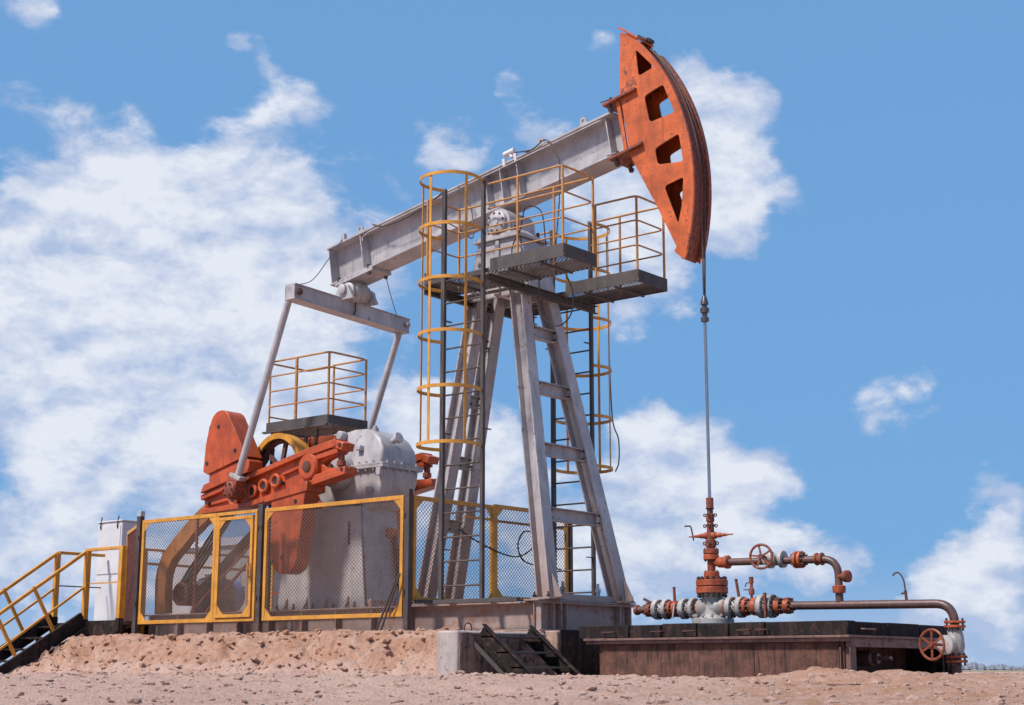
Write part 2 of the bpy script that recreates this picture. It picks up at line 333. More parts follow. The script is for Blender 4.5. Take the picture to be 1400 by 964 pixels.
def curve(pts, n=8):            # Catmull-Rom through the points
    pts = [V(p) for p in pts]; P = [pts[0] * 2 - pts[1]] + pts + [pts[-1] * 2 - pts[-2]]; out = []
    for i in range(1, len(P) - 2):
        for j in range(n):
            t = j / n; a, b, c, d = P[i - 1], P[i], P[i + 1], P[i + 2]
            out.append(.5 * ((2 * b) + (c - a) * t + (2 * a - 5 * b + 4 * c - d) * t * t + (3 * b - 3 * c + d - a) * t ** 3))
    return out + [pts[-1]]
def lerp(a, b, t): return V(a) * (1 - t) + V(b) * t

# ------------------------------------------------------------------ ground
def sstep(x, a, b):
    t = max(0, min(1, (x - a) / (b - a))); return t * t * (3 - 2 * t)
def ground_z(x, y, fine=True):
    p = V((x, y, 0)); d = (p - CAM).dot(FWD); s = (p - CAM).dot(RGT)
    z = -.10 - .040 * max(0, 17 - d)
    z += .05 * noise.fractal(V((x * .35, y * .35, 3.1)), 1.0, 2.0, 3)
    # heaped earth pad under the machine
    edge = .35 * noise.fractal(V((x * .45, y * .45, 9.0)), 1.0, 2.0, 3)
    front = sstep(y + edge * .8, -3.35, -1.75)
    left = sstep(x + edge, -11.3, -8.3); right = 1 - sstep(x + edge * .6 + max(0, y) * 1.2, -.55, .25)
    back = 1 - sstep(y + edge, 2.2, 5.0)
    m = front * left * right * back
    global FRESH
    FRESH = min(1, m * 1.5) * (1 - sstep(d, 30, 60))
    z += m * (.60 + .05 * noise.fractal(V((x * .8, y * .8, 1.0)), 1.0, 2.0, 4))
    slope = min(1, 4 * m * (1 - m)) 
    if fine:
        near = 1 if d < 30 else 0
        if near:
            z += (.022 + .11 * slope) * noise.fractal(V((x * 2.2, y * 2.2, 5.0)), 1.0, 2.0, 5)
            wx, wy = x + .25 * noise.noise(V((x * 1.7, y * 1.7, 0))), y + .25 * noise.noise(V((x * 1.7, y * 1.7, 4)))
            z += slope * .12 * (noise.ridged_multi_fractal(V((wx * 2.0, wy * 4.5, 6.0)), .9, 2.1, 4, 1.0, 2.0) - 1.0)
            r = noise.ridged_multi_fractal(V((x * 3.1, y * 3.1, 2.0)), 1.0, 2.0, 4, 1.0, 2.0)
            z += (.026 + .10 * slope) * (r - 1.1)
            z += (.024 + .03 * slope) * noise.fractal(V((x * 9, y * 11, 7.0)), .8, 2.0, 3)
    # loose sand heaped against the cellar
    z += .07 * math.exp(-((x - 4.9) ** 2 / .9 + (y + 1.3) ** 2 / .5)) + .07 * math.exp(-((x - 4.3) ** 2 / .2 + (y + 1.75) ** 2 / .1))
    z += .04 * math.exp(-((x - 5.6) ** 2 / 1.2 + (y + .4) ** 2 / 1.5))
    if d > 60: z -= min(1.2, (d - 60) * .004)
    return z
def spaced(lo, hi, step, far_lo, far_hi):
    a = [lo + i * step for i in range(int((hi - lo) / step) + 1)]; g = step; x = a[-1]
    while x < far_hi: g *= 1.28; x += g; a.append(x)
    g = step; x = lo; pre = []
    while x > far_lo: g *= 1.28; x -= g; pre.append(x)
    return pre[::-1] + a
ss_ = spaced(-9.2, 8.8, .055, -6000, 6000); ds = spaced(9.5, 25.5, .05, -60, 9000)
vs = []; fs = []; fresh = []
for d in ds:
    for s in ss_:
        p = CAM + FWD * d + RGT * s; vs.append((p.x, p.y, ground_z(p.x, p.y))); fresh.append(max(FRESH, math.exp(-((p.x - 4.9) ** 2 + (p.y + 1.5) ** 2) / 2.5), .75 * math.exp(-((p.x - 6.2) ** 2 + (p.y + 3.6) ** 2) / 7)))
nc = len(ss_)
for i in range(len(ds) - 1):
    fs += [(i * nc + j, i * nc + j + 1, (i + 1) * nc + j + 1, (i + 1) * nc + j) for j in range(nc - 1)]
me = bpy.data.meshes.new('ground'); me.from_pydata(vs, [], fs); me.update(); me.shade_smooth(); me.materials.append(M['sand'])
at_ = me.attributes.new('fresh_sand', 'FLOAT', 'POINT'); at_.data.foreach_set('value', fresh)
if me.polygons[0].normal.z < 0: me.flip_normals()
go = bpy.data.objects.new('ground', me); SC.collection.objects.link(go); go['kind'] = 'structure'

# loose stones and clods
ICO = None
import bmesh
bm = bmesh.new(); bmesh.ops.create_icosphere(bm, subdivisions=1, radius=1); ICO = ([v.co.copy() for v in bm.verts], [tuple(v.index for v in f.verts) for f in bm.faces]); bm.free()
sb = MB(); rnd = random.Random(3)
for i in range(2600):
    d = 11 + 13 * rnd.random() ** .8; s = (rnd.random() - .5) * .74 * d; p = CAM + FWD * d + RGT * s
    if p.y > -1.9 and -8.6 < p.x < 5: continue
    r = .006 + .024 * rnd.random() ** 5; z = ground_z(p.x, p.y); rot = Matrix.Rotation(rnd.random() * 6.28, 3, 'Z')
    sx, sy, sz = r * (.7 + .7 * rnd.random()), r * (.7 + .7 * rnd.random()), r * (.45 + .4 * rnd.random())
    sb.add([V((p.x, p.y, z + sz * .3)) + rot @ V((c.x * sx, c.y * sy, c.z * sz)) * (.8 + .4 * rnd.random()) for c in ICO[0]], ICO[1])
o = sb.build('stones', 'stone', smooth=False); tag(o, 'loose stones and clods strewn over the sand', 'stones'); o['kind'] = 'stuff'

cb_ = MB(); rnd = random.Random(21); cfr = []
for i in range(5200):
    if i % 2: x, y = rnd.uniform(-10.5, .1), rnd.uniform(-3.9, -1.75)
    else:
        d = 12 + 9 * rnd.random(); q = CAM + FWD * d + RGT * (rnd.random() - .5) * .74 * d; x, y = q.x, q.y
        if y > -3.2 and x < 1.4: continue
        if y > -1.5 and x < 4.8: continue
    r = .010 + .045 * rnd.random() ** 3.5; z = ground_z(x, y); rot = Matrix.Rotation(rnd.random() * 6.28, 3, 'Z')
    sx, sy, sz = r * (.7 + .8 * rnd.random()), r * (.7 + .8 * rnd.random()), r * (.4 + .4 * rnd.random())
    cfr += [min(1, FRESH * 1.2)] * len(ICO[0])
    cb_.add([V((x, y, z + sz * .15)) + rot @ V((c.x * sx, c.y * sy, c.z * sz)) * (.7 + .6 * rnd.random()) for c in ICO[0]], ICO[1])
o = cb_.build('sand_clods', 'sand', smooth=False); o.data.attributes.new('fresh_sand', 'FLOAT', 'POINT').data.foreach_set('value', cfr); tag(o, 'crumbled clods of sand over the bank and foreground', 'sand'); o['kind'] = 'stuff'

# far wood on the horizon
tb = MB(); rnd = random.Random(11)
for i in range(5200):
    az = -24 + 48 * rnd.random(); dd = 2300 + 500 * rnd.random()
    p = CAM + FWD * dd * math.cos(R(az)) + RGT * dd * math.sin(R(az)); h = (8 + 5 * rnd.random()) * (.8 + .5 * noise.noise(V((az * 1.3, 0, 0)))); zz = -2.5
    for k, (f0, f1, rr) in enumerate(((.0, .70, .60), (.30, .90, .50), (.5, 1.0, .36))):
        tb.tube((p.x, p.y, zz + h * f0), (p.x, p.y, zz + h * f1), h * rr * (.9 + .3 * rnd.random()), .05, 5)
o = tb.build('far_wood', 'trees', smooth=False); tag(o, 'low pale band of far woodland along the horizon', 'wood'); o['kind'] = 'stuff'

# ------------------------------------------------------------------ foundation
fo = thing('foundation', 'dusty concrete footing with tarred end under the steel skid', 'foundation', (-4, 0, .2))
MB().box(-8.3, .335, -1.16, 1.16, -.35, .485).build('footing', 'concpink', fo, .02)
MB().box(.337, .36, -1.10, 1.14, -.35, .50).build('tar_coat', 'black', fo, .006)
MB().box(.10, .15, -1.19, -1.163, .28, .485).build('strap', 'rust', fo)

bl = thing('concrete_block', 'grey concrete block with lifting loop in front of the skid', 'concrete block', (.04, -2, -.1))
MB().box(-.14, .195, -2.92, -1.2, -.35, .455).build('block', 'concrete', bl, .025)
MB().box(.197, .215, -2.895, -1.215, -.35, .435).build('oily_face', 'concbrown', bl, .008)
MB().path(curve([(.05, -2.62, .42), (.05, -2.62, .52), (.05, -2.56, .555), (.05, -2.50, .52), (.05, -2.50, .42)]), .009, 6).build('lifting_loop', 'rust', bl)

# steps leaning on the block
st = thing('short_stair', 'short black steel steps leaning on the concrete block', 'stair', (.7, -2, -.1))
for yy, sx in ((-2.62, 0), (-1.72, 0)):
    MB().sect((.30, yy, .46), (1.10, yy, -.17), [(-.035, -.10), (.035, -.10), (.035, -.085), (-.02, -.085), (-.02, .085), (.035, .085), (.035, .10), (-.035, .10)]).build('stringer', 'black', st, .003)
for k, t in enumerate((.12, .42, .70)):
    c = lerp((.30, 0, .46), (1.10, 0, -.17), t)
    MB().box(c.x - .10, c.x + .13, -2.60, -1.74, c.z - .012, c.z + .012).build('tread', 'dark', st, .003)
MB().bar((.24, -2.66, .30), (.80, -2.66, -.15), .012, .05).build('brace', 'dark', st)

# ------------------------------------------------------------------ pump jack
pj = thing('pump_jack', 'large grey and orange oil pump jack with tilted beam and orange horse head', 'pump jack', (-3, 0, .49))
# skid
sk = MB()
for yy in (-.97, .97): sk.ibeam((-8.25, yy, .68), (-.10, yy, .68), .24, .38, .022, .016)
for xx in (-8.2, -6.6, -5.9, -3.1, -2.7, -1.4): sk.bar((xx, -.95, .66), (xx, .95, .66), .14, .28)
sk.ibeam((-.09, -1.09, .681), (-.09, 1.09, .681), .20, .385, .024, .016)
sk.box(-.24, .015, -1.12, 1.12, .876, .898)
base = sk.build('base_skid', 'skid', pj, .004)
for i in range(9):
    xx = -8.1 + i * .72
    MB().box(xx, xx + .016, -1.085, -.98, .51, .852).build('stiffener', 'skid', base)
for yy in (-1.06, -.78, -.62, -.5, .72, .98):
    MB().box(-.078, .006, yy, yy + .02, .512, .85).build('stiffener', 'skid', base)
# tower legs
def front_leg(z, s): return V((-.06 - .2 * (z - .9), s * (.82 - .115 * (z - .9)), z))
def rear_leg(z, s): return V((-2.74 + .205 * (z - .9), s * (.30 - .022 * (z - .9)), z))
for fn, ups in ((front_leg, (1, 0, 0)), (rear_leg, (1, 0, 0))):
    legs = []
    for s in (-1, 1):
        a = fn(.90, s); b = fn(5.72 if fn is front_leg else 5.72, s)
        lg = MB().ibeam(a, b, .215 if fn is front_leg else .20, .22, .020, .016, ups).build('leg', 'grey', pj, .003); legs.append(lg)
        g = MB(); sx = 1 if fn is front_leg else -1
        g.box(a.x - .16, a.x + .15, a.y - .17, a.y + .17, .90, .925)
        g.build('foot_plate', 'skid', lg, .004)
        MB().add([(a.x + sx * .105, a.y - .012, .93), (a.x + sx * .105, a.y + .012, .93), (a.x + sx * .235, a.y - .012, .93), (a.x + sx * .235, a.y + .012, .93), (a.x + sx * .07, a.y - .012, 1.25), (a.x + sx * .07, a.y + .012, 1.25)],
                 [(0, 2, 4), (1, 5, 3), (0, 1, 3, 2), (2, 3, 5, 4), (0, 4, 5, 1)]).build('gusset', 'skid', lg)
        MB().add([(a.x - .05, a.y + .115, .93), (a.x + .0, a.y + .115, .93), (a.x - .05, a.y + .22, .93), (a.x, a.y + .22, .93), (a.x - .05, a.y + .10, 1.2), (a.x, a.y + .10, 1.2)],
                 [(0, 2, 4), (1, 5, 3), (0, 1, 3, 2), (2, 3, 5, 4), (0, 4, 5, 1)]).build('gusset', 'skid', lg)
        bo = MB()
        for dx in (-.12, .11):
            for dy in (-.14, .14):
                bo.tube((a.x + dx, a.y + dy, .925), (a.x + dx, a.y + dy, .96), .024, n=6).tube((a.x + dx, a.y + dy, .96), (a.x + dx, a.y + dy, 1.0), .012, n=6)
        bo.build('bolts', 'bolt', lg, kind='stuff')
    for z in (2.06, 2.98, 3.88, 4.72):
        a = fn(z, -1); b = fn(z, 1); off = V((.03 if fn is front_leg else -.0, 0, 0))
        br = MB().channel(a + V((0, .075, 0)) + off, b - V((0, .075, 0)) + off, .10, .185, .014).build('brace', 'grey', pj, .003)
        bo = MB()
        for e, sg in ((a, 1), (b, -1)):
            for dz in (-.05, .05): bo.tube((e.x + .06, e.y + sg * .14, z + dz), (e.x + .10, e.y + sg * .14, z + dz), .014, n=6)
        bo.build('bolts', 'bolt', br, kind='stuff')
MB().box(-.32, -.02, -.62, .62, .90, .985).build('anchor_bar', 'grey', pj, .006)
for yy in (-.42, .38):
    MB().lathe((-.12, yy, .985), (0, 0, 1), [(0, .03), (.05, .03), (.05, .04), (.10, .04), (.10, .02), (.17, .02)], 10).build('anchor_bolt', 'valve', pj)
# head of the tower
cap = MB()
side = [(-1.98, 5.30), (-.78, 5.30), (-.98, 6.16), (-1.74, 6.16)]
for yy in (-.31, .275): cap.prism(side, yy, yy + .035)
cap.box(-1.80, -.92, -.36, .36, 6.16, 6.205)
cap.prism([(-1.40, 5.32), (-1.30, 5.32), (-1.32, 6.15), (-1.38, 6.15)], -.345, .345)
tower_head = cap.build('tower_head', 'greytop', pj, .005)
fr = [(-.31, 5.30), (.31, 5.30), (.30, 6.15), (-.30, 6.15)]
slot = [( .16 + .05 * math.cos(a), 5.83 + (.11 if math.sin(a) >= 0 else -.11) + .05 * math.sin(a)) for a in [i * math.pi / 8 for i in range(16)]]
fp = MB(); fp.prism(fr, 0, .03, [slot])
def sl_x(z): return -.78 - (z - 5.30) * (.20 / .86)
fp.v = [V((sl_x(v.z) - v.y + .012, v.x * .86, v.z)) for v in fp.v]
fp.build('front_plate', 'greytop', tower_head, .004)
MB().box(-1.70, -1.05, -.24, .24, 5.45, 6.1).build('inner_box', 'dark', tower_head)
bo = MB()
for x0, z0 in ((-1.80, 5.50), (-1.76, 5.68), (-1.72, 5.86), (-1.68, 6.02), (-.98, 5.5), (-1.02, 5.7), (-1.06, 5.9)): bo.tube((x0, -.31, z0), (x0, -.345, z0), .032, n=6)
bo.build('bolts', 'greytop', tower_head, kind='stuff')
MB().box(-1.22, -.98, -.47, -.36, 5.62, 5.86).build('junction_box', 'white', tower_head, .01)
# centre bearing
sb_ = MB()
sb_.box(-1.72, -1.0, -.33, .33, 6.207, 6.25)
sb_.prism(arc((-1.36, 6.43), .215, 0, math.pi, 16) + [(-1.60, 6.25), (-1.12, 6.25)], -.30, .30)
sb_.prism([(-1.70, 6.25), (-1.02, 6.25), (-1.10, 6.33), (-1.62, 6.33)], -.25, .25)
bear = sb_.build('saddle_bearing', 'greytop', pj, .008)
MB().lathe((-1.36, -.30, 6.43), (0, -1, 0), [(0, .17), (.05, .17), (.06, .15), (.075, .06), (.09, .06)], 28).build('bearing_cap', 'greytop', bear)
bo = MB()
for k in range(8):
    a = k * math.pi / 4 + .2; bo.tube((-1.36 + .14 * math.cos(a), -.35, 6.43 + .14 * math.sin(a)), (-1.36 + .14 * math.cos(a), -.375, 6.43 + .14 * math.sin(a)), .016, n=6)
for xx in (-1.66, -1.06):
    for yy in (-.26, .26): bo.tube((xx, yy, 6.25), (xx, yy, 6.34), .026, n=6)
bo.build('bolts', 'bolt', bear, kind='stuff')
# walking beam: local axis tilted 10 degrees about the bearing
TILT = R(9.9); AX = V((math.cos(TILT), 0, math.sin(TILT))); UP = V((-math.sin(TILT), 0, math.cos(TILT))); PIV = V((-1.36, 0, 6.70))
def bp_(a, y, t): return PIV + AX * a + UP * t + V((0, y, 0))      # a along the beam, t above its bottom flange
BH = .66
wb = MB(); wb.ibeam(bp_(-3.66, 0, BH / 2), bp_(2.13, 0, BH / 2), .42, BH, .032, .022, UP)
wbo = wb.build('walking_beam', 'greytop', pj, .004)
def ribs(a, thick=.018, inset=.0):
    for s in (-1, 1):
        m = MB(); m.add([bp_(a + da, y, t) for da in (0, thick) for y in (s * .012, s * (.195 - inset)) for t in (.034, BH - .034)], [(0, 1, 3, 2), (4, 6, 7, 5), (0, 4, 5, 1), (2, 3, 7, 6), (0, 2, 6, 4), (1, 5, 7, 3)])
        m.build('web_stiffener', 'greytop', wbo, .003)
for a in (-3.64, -2.92, -.30, .02, .32, 1.98): ribs(a, inset=0 if a in (-3.64, -2.92, .02) else .03)
def eye(a):
    c = arc((0, .075), .055, -.2, math.pi + .2, 14); pts = [(.085, 0)] + c + [(-.085, 0)]
    m = MB(); m.prism(pts, -.014, .014, [arc((0, .075), .026, 0, 2 * math.pi * 11 / 12, 11)])
    m.v = [bp_(a + v.x, v.y - .16, BH + v.z) for v in m.v]
    m.build('lifting_eye', 'greytop', wbo)
for a in (-2.91, .84, 1.62): eye(a)
cb = MB(); cb.path(bend([bp_(-2.86, -.20, .50), bp_(-2.86, -.20, BH - .10), bp_(-2.70, -.215, BH - .07), bp_(1.95, -.215, BH - .07)], .06), .008, 6).build('conduit', 'white', wbo)
m = MB(); m.add([bp_(a, y, t) for a in (-3.32, -3.25) for y in (-.20, -.13) for t in (BH, BH + .12)], [(0, 1, 3, 2), (4, 6, 7, 5), (0, 4, 5, 1), (2, 3, 7, 6), (0, 2, 6, 4), (1, 5, 7, 3)]); m.build('cable_bracket', 'greytop', wbo, .004)
m = MB()
for a in (.12, .34):
    m.add([bp_(a + da, y, t) for da in (0, .05) for y in (-.22, -.17) for t in (BH - .06, BH + .06)], [(0, 1, 3, 2), (4, 6, 7, 5), (0, 4, 5, 1), (2, 3, 7, 6), (0, 2, 6, 4), (1, 5, 7, 3)])
m.tube(bp_(.30, -.19, BH + .02), bp_(.26, -.19, BH + .12), .03, n=10).tube(bp_(.16, -.19, BH + .12), bp_(.36, -.19, BH + .12), .045, n=12)
m.build('floodlight', 'white', wbo, .006)
# horse head (XZ outline, near plate), arc about the centre bearing
C0 = (-1.36, 6.42); RH = 3.31
def on_arc(z, r=RH): return C0[0] + math.sqrt(r * r - (z - C0[1]) ** 2)
arc_pts = [(on_arc(z), z) for z in [5.40 + i * (8.62 - 5.40) / 26 for i in range(27)]]
outline = [(.80, 8.86), (.775, 7.98), (.93, 7.0), (1.37, 6.16), (1.66, 5.56), (1.70, 5.43), (1.80, 5.36)] + arc_pts[1:] + [(1.05, 8.74)]
wins = [rounded(q, .05) for q in ([(1.06, 8.53), (1.10, 8.12), (1.36, 8.19)], [(1.19, 7.80), (1.27, 7.40), (1.68, 7.45), (1.50, 7.90)],
        [(1.35, 7.00), (1.39, 6.76), (1.80, 6.72), (1.74, 7.13)], [(1.49, 6.43), (1.70, 5.86), (1.76, 6.10), (1.80, 6.50)])]
hh = MB()
hh.prism(outline, -.20, -.18, wins); hh.prism(outline, .16, .18, wins)
# back plates between the cheeks
for (xa, za), (xb, zb) in zip(outline[0:5], outline[1:6]):
    d = V((xb - xa, 0, zb - za)); nrm = V((d.z, 0, -d.x)).normalized() * .014
    if nrm.x < 0: nrm = -nrm
    hh.add([(xa, -.179, za), (xb, -.179, zb), (xb, .159, zb), (xa, .159, za), (xa + nrm.x, -.179, za + nrm.z), (xb + nrm.x, -.179, zb + nrm.z), (xb + nrm.x, .159, zb + nrm.z), (xa + nrm.x, .159, za + nrm.z)],
           [(0, 1, 2, 3), (7, 6, 5, 4), (0, 4, 5, 1), (1, 5, 6, 2), (2, 6, 7, 3), (3, 7, 4, 0)])
hho = hh.build('horse_head', 'orange', pj, .004)
# curved face: wrapper plate and two raised rails guiding the rope
def band(y0, y1, r0, r1, za=5.38, zb=8.64, n=30):
    m = MB(); pts = []
    zs = [za + (zb - za) * i / n for i in range(n + 1)]
    return m.prism([(on_arc(z, r0), z) for z in zs] + [(on_arc(z, r1), z) for z in reversed(zs)], y0, y1)
band(-.178, .158, RH - .055, RH - .035).build('curved_face', 'orangedirty', hho)
band(-.205, -.165, RH - .03, RH + .012).build('rope_rail', 'orange', hho)
band(.145, .215, RH - .03, RH + .035, 5.44, 8.50).build('rope_rail', 'orangedirty', hho)
for zc in (8.02, 7.28, 6.62):
    m = MB(); m.box(on_arc(zc) - .62, on_arc(zc) - .06, -.177, .157, zc - .008, zc + .008); m.build('inner_rib', 'orangedirty', hho)
m = MB(); m.bar((.78, -.01, 8.935), (1.10, -.01, 8.69), .42, .03); m.build('top_plate', 'orange', hho, .003)
m = MB(); m.tube((1.16, -.05, 8.70), (1.16, .08, 8.70), .035, n=12).bar((1.02, 0, 8.79), (1.16, 0, 8.69), .16, .03); m.build('rope_anchor', 'bolt', hho)
m = MB(); m.prism(rounded([(1.64, 5.48), (1.80, 5.34), (1.86, 5.46), (1.72, 5.60)], .03), -.225, -.2); m.build('toe_plate', 'orange', hho)
# latch between beam and head
for zc, xa in ((7.90, .52), (7.08, .62)):
    m = MB(); m.sect((xa, -.03, zc - .09), (xa + .55, -.03, zc + .03), [(-.24, -.02), (.24, -.02), (.24, .02), (-.24, .02)]); m.build('hinge_plate', 'orangedirty', hho, .004)
    bo = MB()
    for yy in (-.20, .14):
        bo.tube((xa + .10, yy, zc - .16), (xa + .10, yy, zc + .02), .022, n=8).lathe((xa + .10, yy, zc - .20), (0, 0, 1), [(0, .03), (.05, .045), (.06, .02)], 8)
    bo.tube((xa - .05, -.24, zc - .03), (xa + .20, -.24, zc - .02), .008, n=6)
    bo.build('bolts', 'bolt', hho, kind='stuff')
MB().bar((.74, -.19, 7.84), (.87, -.19, 7.08), .03, .06, (1, 0, 0)).build('hinge_post', 'orange', hho, .003)
# equalizer (cross beam) and tail bearing
eq = MB(); eq.ibeam((-4.72, -1.30, 5.725), (-4.72, 1.30, 5.615), .26, .25, .018, .014)
eq.box(-4.602, -4.594, -1.28, 1.28, 5.62, 5.72)
eqo = MB().sect((-4.72, -1.30, 5.725), (-4.72, 1.30, 5.615), [(-.12, -.125), (.12, -.125), (.12, -.107), (.10, -.107), (.10, .107), (.12, .107), (.12, .125), (-.12, .125), (-.12, .107), (-.10, .107), (-.10, -.107), (-.12, -.107)]).build('equalizer', 'greytop', pj, .004)
for s in (-1, 1):
    z0 = 5.67 - s * .05
    MB().lathe((-4.60, s * 1.22, z0), (1, 0, 0), [(0, .055), (.025, .055), (.025, .035), (.05, .035)], 16).build('pin_cap', 'rust' if s < 0 else 'valve', eqo)
for s in (-1, 1): MB().prism([(-4.84, 5.76), (-4.36, 5.76), (-4.49, 6.00), (-4.67, 6.00)], s * .27 - .03, s * .27 + .03).build('bearing_bracket', 'greytop', eqo, .01)
MB().lathe((-4.58, -.22, 5.93), (0, 1, 0), [(0, .11), (.02, .14), (.42, .14), (.44, .11)], 26).build('bearing_drum', 'valve', eqo)
MB().lathe((-4.58, -.36, 5.93), (0, 1, 0), [(0, .05), (.02, .085), (.72, .085), (.74, .05)], 20).build('bearing_shaft', 'greytop', eqo)
m = MB(); m.sect(bp_(-3.55, 0, -.03), bp_(-2.70, 0, -.03), [(-.22, -.025), (.22, -.025), (.22, .025), (-.22, .025)], UP); m.build('bearing_plate', 'greytop', eqo, .005)
bo = MB()
for a in (-3.47, -2.80):
    for yy in (-.19, .19): bo.tube(bp_(a, yy, -.09), bp_(a, yy, .075), .03, n=6)
bo.build('bolts', 'bolt', eqo, kind='stuff')
MB().lathe((-4.58, -.14, 5.945), (0, 1, 0), [(0, .155), (.04, .175), (.24, .175), (.28, .155)], 26).build('bearing_housing', 'valve', eqo)
MB().path([(-4.594, .02, 5.80), (-4.592, -.01, 5.74), (-4.592, .01, 5.66), (-4.592, -.03, 5.56)], .012, 6).build('strap_hose', 'rubber_and_shade', eqo)  # black strap hose hanging down the face of the cross beam
# pitmans, cranks and counterweights
def mir(m, s):
    if s > 0: m.v = [V((v.x, -v.y, v.z)) for v in m.v]
    return m
CRX, CRZ = -4.45, 3.00
for s in (-1, 1):
    zt = 5.67 - s * .05 + (0)
    top = V((-4.76, -1.245, zt)); bot = V((-5.92, -1.245, 2.74)); dv = (bot - top).normalized()
    m = MB(); m.tube(top + dv * .10, bot - dv * .16, .056, n=18)
    pit = mir(m, s).build('pitman', 'greytop', pj)
    m = MB(); m.box(-4.84, -4.68, -1.30, -1.19, zt - .09, zt + .10); mir(m, s).build('upper_block', 'valve', pit, .012)
    m = MB(); m.bar(bot - dv * .24, bot - dv * .17, .26, .15, (0, 1, 0)); mir(m, s).build('clamp_collar', 'valve', pit, .012)
    m = MB(); m.lathe((-5.92, -1.38, 2.73), (0, 1, 0), [(0, .10), (.02, .135), (.06, .14), (.22, .15), (.26, .15)], 24)
    m.bar(bot - dv * .18, bot + dv * .10, .22, .19, (0, 1, 0)); mir(m, s).build('pin_bearing', 'orangedirty', pit, .008)
    bo = MB()
    for k in range(6):
        a = k * math.pi / 3; bo.tube((-5.92 + .10 * math.cos(a), -1.375, 2.73 + .10 * math.sin(a)), (-5.92 + .10 * math.cos(a), -1.40, 2.73 + .10 * math.sin(a)), .015, n=6)
    mir(bo, s).build('bolts', 'bolt', pit, kind='stuff')
    # crank
    web = [(-6.94, 2.73), (-6.90, 2.44), (-5.80, 2.47), (-4.51, 2.70), (-3.68, 2.82), (-3.63, 2.94), (-4.10, 2.955), (-4.22, 3.03), (-4.12, 3.09), (-3.88, 3.155), (-3.73, 3.20), (-3.74, 3.31), (-3.90, 3.36), (-4.44, 3.28), (-5.40, 3.06)]
    m = MB(); m.prism(web, -1.00, -.86); cr = mir(m, s).build('crank', 'crankorange', pj, .008)
    def edge_bar(p, q, w=.26, h=.085):
        mm = MB(); mm.bar((p[0], -.95, p[1]), (q[0], -.95, q[1]), w, h); return mir(mm, s).build('crank_rim', 'crankorange', cr, .01)
    edge_bar((-6.93, 2.70), (-4.45, 3.245)); edge_bar((-6.90, 2.475), (-5.75, 2.515), .25); edge_bar((-5.80, 2.51), (-3.66, 2.865), .264); edge_bar((-4.46, 3.22), (-3.86, 3.315), .268, .12); edge_bar((-3.92, 3.31), (-3.72, 3.24), .246, .12)
    edge_bar((-4.35, 2.80), (-3.65, 2.885), .256, .12); edge_bar((-4.40, 3.12), (-3.84, 3.20), .22, .09); edge_bar((-5.05, 2.93), (-4.60, 3.03), .20, .05); edge_bar((-6.85, 2.575), (-6.1, 2.66), .18, .05)
    m = MB(); m.lathe((CRX, -1.10, CRZ), (0, 1, 0), [(0, .18), (.03, .205), (.30, .205)], 30); mir(m, s).build('crank_hub', 'crankorange', cr)
    m = MB(); m.lathe((CRX, -1.125, CRZ), (0, 1, 0), [(0, .065), (.01, .085), (.03, .085)], 24); mir(m, s).build('shaft_end', 'rust', cr)
    for cx, cz in ((-5.20, 2.845), (-5.47, 2.785), (-5.73, 2.725), (-6.16, 2.63)):
        m = MB(); m.ring((cx, -1.045, cz), (0, 1, 0), .088, .030, 24, 8); m.tube((cx, -1.04, cz), (cx, -.96, cz), .09, n=24); mir(m, s).build('pin_boss', 'crankorange', cr)
        m = MB(); m.tube((cx, -1.046, cz), (cx, -1.03, cz), .066, n=20); mir(m, s).build('pin_hole_shade', 'rubber_and_shade', cr)  # solid black disc, painted as the shade inside the hole
    for cx in (-3.86,):
        m = MB(); m.lathe((cx, -.95, 2.90), (0, 0, 1), [(0, .045), (.08, .045), (.08, .07), (.15, .07), (.15, .05), (.25, .05), (.25, .065), (.33, .065)], 14); mir(m, s).build('clamp_bolt', 'orangedirty', cr)
    bo = MB()
    for cx, cz in ((-6.75, 2.60), (-5.05, 2.80), (-3.72, 2.90), (-3.78, 3.27)): bo.tube((cx, -1.0, cz), (cx, -1.09, cz), .03, n=8)
    mir(bo, s).build('bolts', 'bolt', cr, kind='stuff')
    # counterweights
    cwu = [(-6.70, 3.05), (-6.81, 3.10), (-6.77, 3.54), (-6.70, 3.82)] + arc((-6.43, 3.82), .245, math.pi * .93, math.pi * .12, 10) + [(-6.10, 3.76), (-5.79, 3.27)]
    m = MB(); m.prism(cwu, -1.15, -.80); mir(m, s).build('counterweight', 'crankorange', cr, .015, label='upright rounded orange counterweight slab')
    m = MB(); m.prism([(-6.90, 2.765), (-6.82, 2.90), (-6.69, 2.93), (-6.69, 3.06), (-5.82, 3.245), (-5.74, 3.20), (-5.74, 3.02)], -1.12, -.83); mir(m, s).build('weight_foot', 'crankorange', cr, .01)
    cwl = [(-5.16, 2.62), (-5.15, 1.75)] + arc((-4.85, 1.70), .30, math.pi * 1.0, math.pi * 1.90, 14) + [(-4.40, 2.72)]
    m = MB(); m.prism(cwl, -1.15, -.87); mir(m, s).build('counterweight', 'crankorange', cr, .015, label='hanging orange counterweight below the crank')
    m = MB(); m.prism([(-5.30, 2.50), (-5.30, 2.59), (-4.36, 2.77), (-4.36, 2.62)], -1.17, -.78); mir(m, s).build('weight_foot', 'crankorange', cr, .01)
    bo = MB()
    for cx, cz in ((-6.47, 3.80), (-6.72, 3.23), (-6.05, 3.38), (-4.62, 2.48), (-4.88, 1.66)):
        bo.lathe((cx, -1.151, cz), (0, -1, 0), [(0, .035), (.006, .035)], 14)
    mir(bo, s).build('bolt_hole_shade', 'rubber_and_shade', cr, kind='stuff')  # flat black discs painted as the dark of bolt holes, nothing is cut
